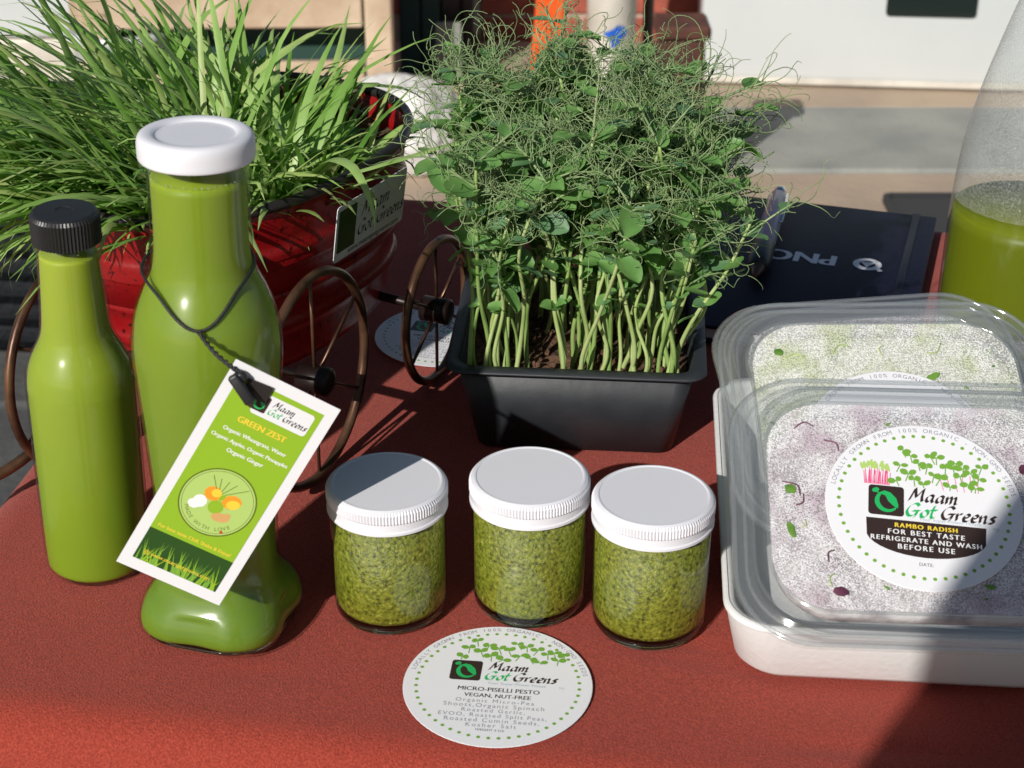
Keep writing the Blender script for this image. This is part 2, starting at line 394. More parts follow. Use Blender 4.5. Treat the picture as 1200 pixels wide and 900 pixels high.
SCRIPT = {
 'M': (.86, [[(0, 0), (.12, .5), (.22, .92)], [(.22, .92), (.3, .55), (.38, .25)], [(.38, .25), (.55, .6), (.72, .92)], [(.72, .92), (.70, .35), (.76, .03), (.86, .07)]]),
 'a': (.52, [[(.42, .45), (.28, .53), (.1, .38), (.05, .12), (.18, 0), (.33, .15), (.42, .42)], [(.43, .48), (.39, .12), (.46, .0), (.55, .08)]]),
 'm': (.70, [[(.03, .5), (.06, 0)], [(.07, .25), (.2, .5), (.3, .44), (.3, 0)], [(.31, .25), (.46, .5), (.56, .42), (.55, .08), (.62, 0), (.7, .06)]]),
 'G': (.78, [[(.7, .78), (.5, .95), (.2, .76), (.05, .36), (.22, .03), (.5, .08), (.64, .38)], [(.4, .40), (.8, .43)], [(.66, .42), (.62, .1), (.5, -.12)]]),
 'o': (.45, [[(.25, .52), (.05, .3), (.12, .03), (.32, .02), (.45, .25), (.38, .48), (.24, .52)]]),
 't': (.36, [[(.2, .88), (.12, .2), (.2, 0), (.35, .06)], [(0, .54), (.4, .58)]]),
 'r': (.34, [[(.05, .5), (.08, 0)], [(.08, .25), (.2, .48), (.35, .48)]]),
 'e': (.41, [[(.06, .24), (.34, .3), (.35, .47), (.2, .52), (.05, .3), (.1, .03), (.28, 0), (.42, .1)]]),
 'n': (.48, [[(.03, .5), (.06, 0)], [(.07, .25), (.22, .5), (.34, .43), (.33, .08), (.4, 0), (.5, .06)]]),
 's': (.36, [[(.36, .46), (.2, .52), (.1, .4), (.28, .2), (.25, .02), (.02, .05)]]),
}
def rpoly(x, y, hx, hy, r): return [(x + a, y + b) for a, b in rrect(hx, hy, r, 4)]
def logo(parent, x, y, s, z, name='logo'):
    """brown tile with a green sprout curled round a leaf; s = tile width"""
    a = Ink(z); a.poly(rpoly(x, y, s / 2, s / 2, s * .1)); t = a.make(name + '_tile', M['ink_dark'], parent)
    g = Ink(z + 3e-5)
    P = []
    N = 22
    out = [(x + s * (.02 + .34 * math.cos(t_)), y + s * (-.03 + .36 * math.sin(t_))) for t_ in [R(140 + (320 - 140) * i / N) for i in range(N + 1)]]
    inn = [(x + s * (.07 + .26 * math.cos(t_)), y + s * (.01 + .30 * math.sin(t_))) for t_ in [R(140 + (318 - 140) * i / N) for i in range(N + 1)]]
    k = out + inn; g.raw(k, [(i, i + 1, N + 2 + i, N + 1 + i) for i in range(N)])
    g.poly([(x + s * a_, y + s * b_) for a_, b_ in ((-.22, .24), (-.05, .33), (.12, .28), (.28, .1), (.34, -.12), (.33, -.24), (.2, -.16), (.06, -.02), (-.02, .16))])
    g.ell(x - .30 * s, y + .33 * s, .11 * s, .075 * s, .5)
    g.line(x - .26 * s, y + .28 * s, x - .16 * s, y + .18 * s, .04 * s)
    g.make(name + '_sprout', M['ink_emerald'], parent)
def brand(parent, x, y, h, z, bold=.22):
    """the two script lines; x,y = left end of first baseline"""
    d = Ink(z); d.script('Maam', x, y, h, bold)
    e = Ink(z); xe = e.script('Got', x - .25 * h, y - 1.12 * h, h, bold)
    d.script('Greens', xe + .25 * h, y - 1.12 * h, h, bold)
    d.make('brand_lettering', M['ink_dark'], parent); e.make('brand_word', M['ink_emerald'], parent)
def sprouts(parent, x0, x1, y0, y1, n, z, seed, L=.006):
    rr = random.Random(seed); g = Ink(z); st = Ink(z - 1e-5)
    for i in range(n):
        x = x0 + (x1 - x0) * (i + rr.uniform(.2, .8)) / n; y = y0 + (y1 - y0) * ((i * 3 % 7) / 6 + rr.uniform(-.08, .08))
        if math.hypot(x, y) > 1.14 * x1: y *= .85
        st.line(x, y, x + rr.uniform(-.002, .002), max(y - L, y0 - .002), .0005)
        for sg in (0, 1):
            g.leaf(x, y, L * rr.uniform(.7, 1.1), L * rr.uniform(.6, .9), R(rr.uniform(-10, 55)) if sg else R(rr.uniform(130, 190)))
    st.make('sprout_stems', M['ink_green'], parent); g.make('sprout_leaves', M['ink_green'], parent)
def disc_print(p, r, z, kind):
    dots = Ink(z)
    for i in range(52):
        a = 2 * math.pi * i / 52; dots.ell(r * .86 * math.cos(a), r * .86 * math.sin(a), r * .021, r * .021)
    dots.make('dot_border', M['ink_green'], p)
    rim = Ink(z); rim.arc_text('LOCALLY GROWN FROM 100% ORGANIC - NON-GMO SEEDS', r * .935, R(92), R(3.35), r * .072)
    rim.make('rim_lettering', M['ink_grey'], p)
    if kind == 'pesto':
        logo(p, -.36 * r, .20 * r, .33 * r, z)
        brand(p, -.12 * r, .23 * r, .145 * r, z)
        sprouts(p, -.45 * r, .70 * r, .42 * r, .70 * r, 19, z + 2e-5, 3, r * .095)
        a = Ink(z); a.text('MICRO-PISELLI PESTO', .02 * r, -.10 * r, width=.86 * r); a.make('title_lettering', M['ink_dark'], p)
        a = Ink(z); a.text('VEGAN, NUT-FREE', .02 * r, -.20 * r, width=.70 * r); a.make('claim_lettering', M['ink_dark'], p)
        a = Ink(z); a.text('WEIGHT 4 OZ', 0, -.74 * r, width=.3 * r); a.make('weight_lettering', M['ink_dark'], p)
        b = Ink(z)
        for k, (t, wd) in enumerate((('Organic Micro-Pea', .82), ('Shoots,Organic Spinach', 1.05), ('Roasted Garlic,', .66), ('EVOO, Roasted Split Peas,', 1.12), ('Roasted Cumin Seeds,', .98), ('Kosher Salt', .52))):
            b.text(t, 0, (-.285 - .077 * k) * r, width=wd * r, sx=1)
        b.make('ingredient_lettering', M['ink_grey'], p)
        c = Ink(z); c.text('Your Super-Power House', .2 * r, .01 * r, width=.62 * r); c.text('N.J.', .68 * r, 0, width=.06 * r); c.make('tagline_lettering', M['ink_pale'], p)
    else:
        logo(p, -.38 * r, .02 * r, .36 * r, z)
        brand(p, -.15 * r, .05 * r, .17 * r, z)
        sprouts(p, -.30 * r, .62 * r, .26 * r, .64 * r, 24, z + 2e-5, 5, r * .09)
        pk = Ink(z + 1e-5); rr = random.Random(4)
        for i in range(24):
            x = -.6 * r + .26 * r * i / 24; pk.line(x, .21 * r, x + rr.uniform(-.02, .02) * r, rr.uniform(.36, .43) * r, .008 * r)
        pk.make('pink_stems', M['ink_pink'], p); pk = Ink(z + 1e-5)
        for i in range(6): pk.line(.2 * r + .07 * r * i, .21 * r, (.15 + .08 * i) * r, .42 * r, .007 * r)
        pk.make('tall_pink_stems', M['ink_pink'], p)
        yl = Ink(z + 2.5e-5)
        for i in range(14): yl.leaf((-.62 + .021 * i) * r, rr.uniform(.37, .42) * r, .1 * r, .035 * r, R(rr.uniform(60, 130)))
        yl.make('pale_shoots', M['ink_sage'], p)
        bl = Ink(z); bl.poly([(-.58 * r, -.20 * r)] + [(r * .60 * math.cos(R(a)) + .02 * r, r * (-.36 + .26 * math.sin(R(a)))) for a in range(190, 351, 10)] + [(.62 * r, -.20 * r)])
        bl.make('dark_panel', M['ink_dark'], p)
        y_ = Ink(z + 3e-5); y_.text('RAMBO RADISH', .02 * r, -.265 * r, width=.62 * r); y_.make('variety_lettering', M['ink_yellow'], p)
        wt = Ink(z + 3e-5)
        for k, (t, wd) in enumerate((('FOR BEST TASTE', .76), ('REFRIGERATE AND WASH', 1.1), ('BEFORE USE', .56))): wt.text(t, .02 * r, (-.345 - .085 * k) * r, width=wd * r)
        wt.make('notice_lettering', M['ink_white'], p)
        dt = Ink(z); dt.text('DATE:', .02 * r, -.70 * r, width=.14 * r); dt.make('date_lettering', M['ink_dark'], p)
        c = Ink(z); c.text('Your Super-Power House', .26 * r, -.165 * r, width=.62 * r); c.text('N.J.', .72 * r, -.2 * r, width=.06 * r); c.make('tagline_lettering', M['ink_pale'], p)
def paper_disc(r, t=.0003, n=72):
    return lathe([(r - .0002, 0), (r, t / 2), (r - .0002, t)], n)

# ================================================================== SETTING
GZ = -.75
g = obj('ground', ([(-60, -60, GZ), (60, -60, GZ), (60, 60, GZ), (-60, 60, GZ)], [(0, 1, 2, 3)]), M['paving'], smooth=False); tag(g, kind='structure')
# paving slabs beside the table, their shade put into the colour
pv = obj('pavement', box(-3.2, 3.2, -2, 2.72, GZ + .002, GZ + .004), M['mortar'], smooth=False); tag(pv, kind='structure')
slab = meshdata('paving_slab', *box(-.295, .295, -.295, .295, 0, .03, .006, 1), M['paving_shaded'], False)
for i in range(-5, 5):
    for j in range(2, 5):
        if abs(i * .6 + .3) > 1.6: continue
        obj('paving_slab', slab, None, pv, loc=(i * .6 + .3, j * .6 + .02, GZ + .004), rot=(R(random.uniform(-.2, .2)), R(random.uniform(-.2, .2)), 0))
b1 = obj('path', box(-3.2, 3.2, 2.73, 3.02, GZ + .004, GZ + .034, .006, 1), M['paving_beige'], smooth=False); tag(b1, kind='structure')
b2 = obj('kerb', box(-3.2, 3.2, 3.03, 3.39, GZ + .004, GZ + .036, .006, 1), M['paving_grey'], smooth=False); tag(b2, kind='structure')
b3 = obj('path', box(-3.2, 3.2, 3.40, 3.86, GZ + .004, GZ + .030, .006, 1), M['paving_beige'], smooth=False); tag(b3, kind='structure')

# ------------------------------------------------------------------ table under red cloth
def make_table():
    yaw = R(-9); ux = Vector((math.cos(yaw), math.sin(yaw))); uy = Vector((-math.sin(yaw), math.cos(yaw)))
    U0, U1, V0, V1, RR = -.362, 1.25, .545, 1.115, .022
    NU, NV = 300, 190; ext = .60
    def axis(a0, a1, n):
        pts = [a0 - e for e in (.60, .45, .3, .2, .12, .07, .05, .035, .028, .021, .014, .007)]
        pts += [a0 + (a1 - a0) * i / n for i in range(n + 1)]
        pts += [a1 + e for e in (.007, .014, .021, .028, .035, .05, .07, .12, .2, .3, .45, .60)]
        return pts
    us, vs = axis(U0, U1, 260), axis(V0, V1, 120)
    V = []
    for v in vs:
        for u in us:
            cu, cv = min(max(u, U0), U1), min(max(v, V0), V1)
            e = Vector((u - cu, v - cv)); d = e.length
            z = 0; p = Vector((cu, cv))
            if d > 1e-9:
                a = min(d / RR, math.pi / 2); p = p + e.normalized() * RR * math.sin(a); z = -RR * (1 - math.cos(a)) - max(0, d - RR * math.pi / 2)
                wv = max(0, d - .05) * .10 * noise.noise(Vector((u * 7, v * 7, 0))); p = p + e.normalized() * wv
            q = ux * p.x + uy * p.y
            n1 = noise.noise(Vector((q.x * 9, q.y * 5, 3))); n2 = noise.noise(Vector((q.x * 30 + q.y * 12, q.y * 26, 8)))
            z -= .0004 * (1 + n1) + .00025 * (1 + n2)
            # a few soft creases running across the front right
            for (x0, y0, x1, y1, h) in ((.035, .635, .105, .612, .0009), (.05, .618, .12, .598, .0006), (-.13, .60, -.09, .598, .0005), (.11, .553, .21, .545, .0009)):
                dd = Vector((x1 - x0, y1 - y0)); L = dd.length; dd /= L
                r_ = Vector((q.x - x0, q.y - y0)); t = r_.dot(dd); s_ = r_.dot(Vector((-dd.y, dd.x)))
                if -.01 < t < L + .01: z -= 1.7 * h * math.exp(-(s_ / .0035) ** 2) * min(1, max(0, (t + .01) / .03)) * min(1, max(0, (L + .01 - t) / .03))
            V.append((q.x, q.y, z))
    n = len(us); Fc = [(j * n + i, j * n + i + 1, (j + 1) * n + i + 1, (j + 1) * n + i) for j in range(len(vs) - 1) for i in range(n - 1)]
    t = empty('market_table', (0, 0, GZ))
    tag(t, 'market table covered with a rust red cloth', 'table')
    c = obj('tablecloth', (V, Fc), M['cloth'], t); c.location = (0, 0, -GZ)
    top = box(U0 + .01, U1 - .01, V0 + .01, V1 - .01, -.03, -.006)
    def w(vf): return [(ux.x * x + uy.x * y, ux.y * x + uy.y * y, z) for x, y, z in vf[0]], vf[1]
    o = obj('tabletop', w(top), M['brown_wood'], t, False); o.location = (0, 0, -GZ)
    for lx in (U0 + .05, U1 - .05):
        for ly in (V0 + .05, V1 - .05):
            o = obj('leg', w(box(lx - .02, lx + .02, ly - .02, ly + .02, GZ + .034, -.03)), M['rim_black'], t, False); o.location = (0, 0, -GZ)
make_table()

# ================================================================== BACKGROUND THINGS
def part(parent, name, vf, m, smooth=False): return obj(name, vf, m, parent, smooth)
# brick wall
bw = empty('brick_wall', (0, 3.92, GZ)); tag(bw, 'red brick wall with pale mortar behind the pea shoots', 'wall')
part(bw, 'mortar_core', box(-.30, .62, .008, .2, 0, 1.05), M['mortar'])
bk = [meshdata('brick', *box(-.0975, .0975, 0, .09, 0, .057, .003, 1), M['brick'], False)]
for r_ in range(15):
    for c_ in range(6):
        x = -.30 + c_ * .205 + (.05 if r_ % 2 else -.05)
        if x < -.27 or x > .60: continue
        obj('brick', bk[0], None, bw, loc=(x, random.uniform(-.003, .003), .008 + r_ * .068))
# white cabinet
wc = empty('white_cabinet', (.93, 3.50, GZ)); wc.rotation_euler = (0, 0, R(-5))
tag(wc, 'large white metal cabinet with a dark recessed panel, standing on the paving', 'cabinet')
part(wc, 'body', box(-.53, .75, 0, .6, .045, .95, .012, 3), M['paint_white'], True)
part(wc, 'bottom_seam', box(-.525, .745, -.002, .05, .036, .050, .002, 1), M['off_white'])
part(wc, 'recessed_panel', rloft([(.093, .07, .008, 0), (.093, .07, .008, .004)], n=4), M['dark_glass'])
wc.children[-1].location = (-.055, -.0005, .262); wc.children[-1].rotation_euler = (R(90), 0, 0)
for x in (-.47, .68):
    for y in (.06, .54): part(wc, 'foot', lathe([(.03, .034), (.025, .06)], 16), M['rubber']).location = (x, y, 0)
# short brown post behind the peas
bp = empty('wooden_post', (.30, 2.95, GZ + .034)); tag(bp, 'short dark brown wooden post behind the pea shoots, casting a slanted shadow', 'post')
part(bp, 'shaft', box(-.04, .04, -.04, .04, 0, .29, .006, 1), M['brown_wood']); part(bp, 'cap', box(-.048, .048, -.048, .048, .29, .315, .006, 1), M['brown_wood'])
# dark sheet added to stand in for a shadow on the paving
mt = empty('shadow_sheet', (.93, 2.69, GZ + .036)); tag(mt, 'flat dark grey sheet standing in for a shadow on the paving behind the table', 'shadow sheet')
part(mt, 'sheet', rloft([(.26, .20, .02, 0), (.26, .20, .02, .006), (.255, .195, .018, .008)]), M['rubber'])  # rubber material used only for its dark colour, standing in for the shadow
part(mt, 'shadow_sheet_edge', rloft([(.26, .20, .02, .0082), (.26, .20, .02, .011), (.25, .19, .015, .011), (.25, .19, .015, .0082)], False, False), M['rubber'])
# wooden pallet standing on edge behind the grass
pl = empty('wooden_pallet', (-.46, 3.36, GZ + .03)); pl.rotation_euler = (0, 0, R(2)); tag(pl, 'pale wooden pallet standing upright with dark gaps between its boards', 'pallet')
for z0, z1 in ((.02, .115), (.185, .27), (.34, .43), (.5, .59)):
    part(pl, 'board', box(-.42, .16, -.018, 0, z0, z1, .003, 1), M['wood'])
for x in (-.40, .165): part(pl, 'post', box(x, x + .055, -.022, .075, 0, .66, .004, 1), M['wood'])
part(pl, 'back_sheet', box(-.40, .20, .078, .085, .01, .64), M['sage_panel'])
# wooden bench seat
bs = empty('low_wooden_bench', (-.27, 3.22, GZ + .03)); tag(bs, 'low pale wooden bench in front of the upright pallet', 'bench')
for y0 in (-.10, .0): part(bs, 'plank', box(-.35, .33, y0, y0 + .095, .06, .085, .004, 1), M['wood'])
for x in (-.3, .24): part(bs, 'leg', box(x, x + .06, -.09, .085, 0, .06, .003, 1), M['wood'])
# dark boards and a grey sign panel beside the wall
dk = empty('dark_shutter', (-.155, 3.62, GZ + .03)); tag(dk, 'dark teal shutter of upright slats between pallet and brick wall', 'shutter')
for i in range(4): part(dk, 'slat', box(-.085 + i * .044, -.085 + i * .044 + .04, 0, .02, 0, .7, .003, 1), M['sage_panel'] if i < 2 else M['rim_black'])
part(dk, 'frame', box(-.09, .09, .021, .04, 0, .72), M['rim_black'])
gp = empty('small_grey_board', (-.135, 3.55, GZ + .034)); tag(gp, 'small grey board leaning in front of the dark shutter', 'board')
part(gp, 'panel', box(-.028, .028, 0, .012, .0, .13, .003, 1), M['paving_grey']); part(gp, 'foot', box(-.028, .028, -.02, -.001, 0, .012, .002, 1), M['rim_black'])
# crumpled white bag
def bag(name, loc, r, sz, m, seed):
    bm = bmesh.new(); bmesh.ops.create_icosphere(bm, subdivisions=5, radius=1)
    for v in bm.verts:
        d = v.co.copy(); k = 1 + .16 * noise.noise(d * 1.6 + Vector((seed, 0, 0))) - .10 * abs(noise.noise(d * 4 + Vector((0, seed, 0)))) - .05 * abs(noise.noise(d * 9))
        v.co = Vector((d.x * r * k, d.y * r * .8 * k, max(d.z * k, -.72) * sz + .72 * sz))
    V = [v.co.copy() for v in bm.verts]; bm.verts.index_update(); Fc = [tuple(v.index for v in f.verts) for f in bm.faces]; bm.free()
    return obj(name, (V, Fc), m, loc=loc)
tag(bag('white_bag', (-.205, 3.06, GZ + .036), .125, .105, M['bag_white'], 2), 'crumpled white bag behind the red planter', 'bag')
# orange perforated post
op = empty('orange_post', (.06, 3.40, GZ + .04)); op.rotation_euler = (0, R(5), 0); tag(op, 'bright orange upright post behind the pea shoots', 'post')
part(op, 'blade', box(-.03, .03, -.012, .012, 0, .6, .006, 2), M['orange']); part(op, 'foot', box(-.06, .06, -.05, .05, -.002, .02, .004, 1), M['rubber'])
# white roll with blue print, black pole
wr = empty('white_bucket', (.205, 3.45, GZ + .036)); tag(wr, 'off white bucket with a blue mark behind the pea shoots', 'bucket')
part(wr, 'wall', lathe([(.044, 0), (.047, .01), (.056, .42), (.06, .425), (.06, .44)], 32), M['off_white'], True)
q = Ink(0)
P = [(.012 * math.cos(a) * (1 + .5 * math.sin(3 * a)), .014 * math.sin(a) * (1 + .3 * math.sin(2 * a))) for a in [i * .314 for i in range(20)]]
blue_v = [(.052 * math.sin((x + .004) * 1.6 / .052), -.0525 * math.cos((x + .004) * 1.6 / .052) , z * 1.5 + .145) for x, z in P]
part(wr, 'blue_mark', (blue_v, [tuple(range(20))]), M['blue'])
part(wr, 'handle', tube([(-.058, 0, .40), (-.05, -.05, .33), (0, -.07, .30), (.05, -.05, .33), (.058, 0, .40)], .003, 6), M['chrome'], True)
kp = empty('black_pole', (.285, 3.5, GZ + .03)); tag(kp, 'thin black pole beside the off white bucket', 'pole')
part(kp, 'tube', lathe([(.011, 0), (.011, 1.2)], 14), M['rim_black'], True); part(kp, 'base', lathe([(.03, 0), (.03, .01), (.012, .015)], 20), M['rim_black'], True)
# black woven bin on the left
bb = empty('black_woven_bin', (-.98, 2.40, GZ + .034)); bb.rotation_euler = (0, 0, R(-6)); tag(bb, 'large black woven bin on the ground left of the table', 'bin')
part(bb, 'body', rloft([(.40, .09, .05, 0), (.43, .105, .06, .335), (.44, .112, .06, .34), (.44, .112, .06, .36), (.42, .098, .05, .365), (.41, .09, .05, .31)], True, True), M['black_weave'], True)
for i in range(8):
    k = (i + .5) / 8; part(bb, 'weave_band', rloft([(.4045 + .028 * k + e, .0945 + .0135 * k + e, .055, .022 + i * .038 + z) for e, z in ((0, 0), (.002, .012), (0, .024))], False, False), M['black_weave'], True)
# pale boxes far left
for (x0, x1, y, h, lab) in ((-1.42, -.93, 3.55, .5, 'pale grey storage box with a lid seam behind the wheatgrass'),):
    e = empty('storage_box', ((x0 + x1) / 2, y, GZ + .03)); tag(e, lab, 'box'); hw = (x1 - x0) / 2
    part(e, 'body', box(-hw, hw, 0, .35, 0, .10, .008, 2), M['off_white']); part(e, 'lid', box(-hw - .01, hw + .01, -.01, .36, .103, .22, .012, 2), M['paint_white'])
pb = empty('white_planter_pot', (-.80, 3.42, GZ + .03)); tag(pb, 'white round pot with a green plant behind the wheatgrass', 'pot')
part(pb, 'pot', lathe([(.08, 0), (.085, .01), (.105, .15), (.112, .155), (.112, .17), (.10, .172), (.098, .15)], 36), M['paint_white'], True)
part(pb, 'plant_soil', lathe([(.098, .150), (.05, .155), (.01, .157)], 24), M['soil'], True)
for i in range(16):
    a = i * 2.4; L = random.uniform(.06, .13)
    d = Vector((math.cos(a), math.sin(a), 1.2)).normalized(); s_ = Vector((-math.sin(a), math.cos(a), 0)) * .022
    b0 = Vector((.03 * math.cos(a), .03 * math.sin(a), .15)); m_ = b0 + d * L * .6; e_ = b0 + d * L + Vector((0, 0, -.02))
    part(pb, 'leaf', ([b0, m_ - s_, e_, m_ + s_, m_ + Vector((0, 0, -.004))], [(0, 1, 4), (1, 2, 4), (2, 3, 4), (3, 0, 4)]), M['pea_leaf_b'])

# ================================================================== RED WHEELED PLANTER
TC = Vector((-.160, .884)); TH = R(30); TA, TB, TZ0, TZ1 = .114, .090, .038, .132
hd = Vector((math.sin(TH), math.cos(TH))); hr = Vector((math.cos(TH), -math.sin(TH)))
def oval(k, z, n=72, da=0):
    P = []
    for i in range(n):
        t = 2 * math.pi * i / n; c, s = math.cos(t), math.sin(t)
        a = (abs(c) ** (2 / 2.4)) * math.copysign(1, c) * (TA * k + da); b = (abs(s) ** (2 / 2.4)) * math.copysign(1, s) * (TB * k + da)
        q = hd * a - hr * b; P.append((q.x, q.y, z))
    return P
tub = empty('planter_cart', (TC.x, TC.y, 0)); tag(tub, 'red metal oval planter tub on thin bronze wheels, filled with wheatgrass', 'planter')
prof = [(.84, .038), (.85, .042)]
for i in range(1, 30):
    z = .042 + (.126 - .042) * i / 30; k = .85 + .15 * (z - .042) / .09
    da = .0030 * sum(math.exp(-((z - zz) / .0022) ** 2) for zz in (.062, .080, .098, .104))
    prof.append((k, z, da))
ls = [oval(p[0], p[1], 96, p[2] if len(p) > 2 else 0) for p in prof] + [oval(1.0, .130, 96)]
ls += [oval(.985, .130, 96), oval(.95, .105, 96), oval(.93, .08, 96)]
obj('tub', loft(ls, True, True), M['enamel_red'], tub).scale.z = 1.08
obj('rim', tube([Vector(p) for p in oval(1.0, .1305, 96)], .0028, 8, closed=True), M['rim_black'], tub).scale.z = 1.08
so = oval(.955, .112, 96)
sv = [(0, 0, .118)]; sf = []
for ring in range(1, 13):
    for p in so:
        k = ring / 12; sv.append((p[0] * k, p[1] * k, .114 + .006 * noise.noise(Vector((p[0] * k * 60, p[1] * k * 60, 0)))))
for i in range(96): sf.append((0, 1 + i, 1 + (i + 1) % 96))
for r_ in range(11):
    for i in range(96): a, b = 1 + r_ * 96 + i, 1 + r_ * 96 + (i + 1) % 96; sf.append((a, a + 96, b + 96, b))
obj('soil', (sv, sf), M['soil'], tub).scale.z = 1.08
def wheel(cx, cy, r, yaw, m):
    y = R(yaw); f = Vector((math.sin(y), math.cos(y), 0)); ax = Vector((math.cos(y), -math.sin(y), 0)); c = Vector((cx - TC.x, cy - TC.y, r + .0028))
    pts = [c + (f * math.cos(a) + Vector((0, 0, 1)) * math.sin(a)) * r for a in [2 * math.pi * i / 56 for i in range(56)]]
    w_ = obj('wheel', tube(pts, .0026, 8, closed=True), m, tub)
    for i in range(6):
        a = math.pi * i / 3 + .5; e = (f * math.cos(a) + Vector((0, 0, 1)) * math.sin(a))
        obj('spoke', tube([c + e * .006, c + e * (r - .002)], .0010, 6), m, w_)
    obj('hub', tube([c - ax * .009, c - ax * .008, c + ax * .008, c + ax * .009], [.005, .0075, .0075, .005], 16), M['bronze_dark'], w_)
    return c, ax
cA, aA = wheel(-.100, .762, .056, 22, M['bronze']); cB, aB = wheel(-.043, .873, .041, 22, M['bronze']); cL, aL = wheel(-.226, .786, .056, 22, M['bronze'])
obj('axle', tube([cA, cA + Vector((-.06, .03, .0)), cL], .0028, 8), M['bronze_dark'], tub)
obj('axle', tube([cB, cB + aB * -.05 + Vector((0, 0, .004))], .0028, 8), M['bronze_dark'], tub)
obj('pull_handle', tube(spline([(x - TC.x, y - TC.y, z) for x, y, z in ((-.225, .79, .05), (-.235, .765, .03), (-.262, .738, .016), (-.30, .71, .02), (-.36, .68, .06))], 6), .003, 8), M['bronze'], tub)
# sticker on the tub's flank
def on_tub(along, up):
    """point on flank; along in m from the tub's middle towards its far end, up = z"""
    k = .85 + .15 * (up - .042) / .09
    a = along; b = (1 - abs(a / (TA * k)) ** 2.4) ** (1 / 2.4) * TB * k + .0012
    q = hd * a + hr * b; return Vector((q.x, q.y, up))
st_c = on_tub(.010, .114); e0 = (on_tub(.04, .110) - on_tub(-.03, .110)).normalized(); e1 = (on_tub(.004, .126) - on_tub(.004, .094)).normalized(); e2 = e0.cross(e1).normalized()
stk = obj('sticker', rloft([(.034, .0165, .002, 0), (.034, .0165, .002, .0004)], n=3), M['paper'], tub, False)
stk.matrix_local = Matrix.Translation(st_c + e2 * .003) @ Matrix((e0, e2.cross(e0), e2)).transposed().to_4x4()
stk['label'] = 'white sticker with black script lettering'
tq = Ink(.0005); tq.poly(rpoly(-.0235, .001, .0085, .0125, .001)); tq.make('sticker_tile', M['ink_leafdark'], stk)
tq = Ink(.0005); tq.script('Maam', -.010, .003, .0095, .15); tq.script('Got Greens', -.013, -.0075, .0085, .15); tq.text('www.maamgotgreens.com', .004, -.0135, width=.05); tq.make('sticker_lettering', M['ink_dark'], stk)

# ------------------------------------------------------------------ wheatgrass
def blade(base, az, lean0, L, bend, width, n=9, curl=0, z_floor=None):
    """ribbon with a shallow V section; lean from vertical grows along its length"""
    V, Fc = [], []; p = Vector(base); th = lean0; kr = random.Random(int(L * 1e6)); kink = [kr.gauss(0, .07) + (kr.uniform(.4, .9) if kr.random() < .02 else 0) for _ in range(n + 1)]
    for i in range(n + 1):
        t = i / n
        d = Vector((math.cos(az) * math.sin(th), math.sin(az) * math.sin(th), math.cos(th)))
        side = Vector((-math.sin(az), math.cos(az), 0)); side = Matrix.Rotation(curl * t, 3, d) @ side
        nn = d.cross(side).normalized()
        wd = width / 2 * (.65 + .35 * min(1, t * 4)) * (1 - max(0, (t - .45) / .55) ** 1.6)
        wd = max(wd, .0001)
        V += [p - side * wd, p + nn * wd * .25, p + side * wd]
        p = p + d * L / n; th += bend * (.35 + 1.3 * t) / n + kink[i]; az += curl * .1 / n
    for i in range(n):
        a = i * 3; Fc += [(a, a + 1, a + 4, a + 3), (a + 1, a + 2, a + 5, a + 4)]
    return V, Fc
gr = empty('wheatgrass', (TC.x, TC.y, .121)); tag(gr, 'dense bright green wheatgrass arching out of the red planter', 'grass plant')
rg = random.Random(21)
def rand_blade(big):
    t = rg.uniform(0, 2 * math.pi); k = math.sqrt(rg.random()) * .93
    if k * math.cos(t) > .55: t = math.pi - t
    q = hd * (TA * .93 * k * math.cos(t)) + hr * (TB * .93 * k * math.sin(t))
    out = math.atan2(q.y, q.x) if q.length > .01 else rg.uniform(0, 6.28)
    left = R(175)
    v = Vector((math.cos(out), math.sin(out))) * (.35 + k * .8) + Vector((math.cos(left), math.sin(left))) * rg.uniform(0, 1.0) + Vector((rg.gauss(0, .6), rg.gauss(0, .6)))
    az = math.atan2(v.y, v.x)
    far = max(0, q.dot(hd) / TA); lean = rg.uniform(.35, 1.05) + .2 * k; L = rg.uniform(.085, .175) * min(1.05, max(.5, .80 - 3.4 * q.x)) * (1 - .25 * far); bend = rg.uniform(.4, 2.2)
    if v.y < .25 * abs(v.x) and v.x > -.6: L *= .62; bend *= .7; lean *= .8
    if big: L *= 1.12
    return blade((q.x, q.y, 0), az, lean, L, bend, rg.uniform(.0028, .0052), 9 if big else 7, rg.uniform(-.8, .8))
GM = [M['grass'], M['grass_b'], M['grass_c'], M['grass_d']]
for i in range(150):
    obj('blade', rand_blade(True), GM[(i * 7) % 4], gr)
for m_, cnt in zip(GM, (340, 240, 200, 130)):
    s1 = obj('blade_mass', join(*[rand_blade(False) for _ in range(cnt)]), m_, gr); s1['kind'] = 'stuff'
for (bx, by, bz, az, lean, L, bend, wd) in ((.055, -.06, .018, -60, .6, .10, 2.6, .006), (.05, -.05, .01, -10, 1.1, .12, .9, .0045), (.0, .05, .0, 165, .25, .24, 1.7, .006),
        (-.03, .02, .0, 178, .3, .24, 1.5, .006), (-.02, -.02, .0, 190, .4, .23, 1.9, .006), (-.05, -.02, .0, 200, .6, .20, 1.6, .0055), (.05, .08, 0, 80, .3, .09, .5, .004), (.06, .07, 0, 30, .3, .085, .9, .0045),
        (-.05, .04, 0, 160, .2, .22, .9, .006), (-.06, .0, 0, 150, .35, .22, 1.0, .006), (0, 0, 0, 175, .1, .2, 2.4, .0065), (.01, .03, 0, 150, .3, .16, .9, .005)):
    obj('blade', blade((bx, by, bz), R(az), lean, L, bend, wd, 14, .4), M['grass_b'], gr)

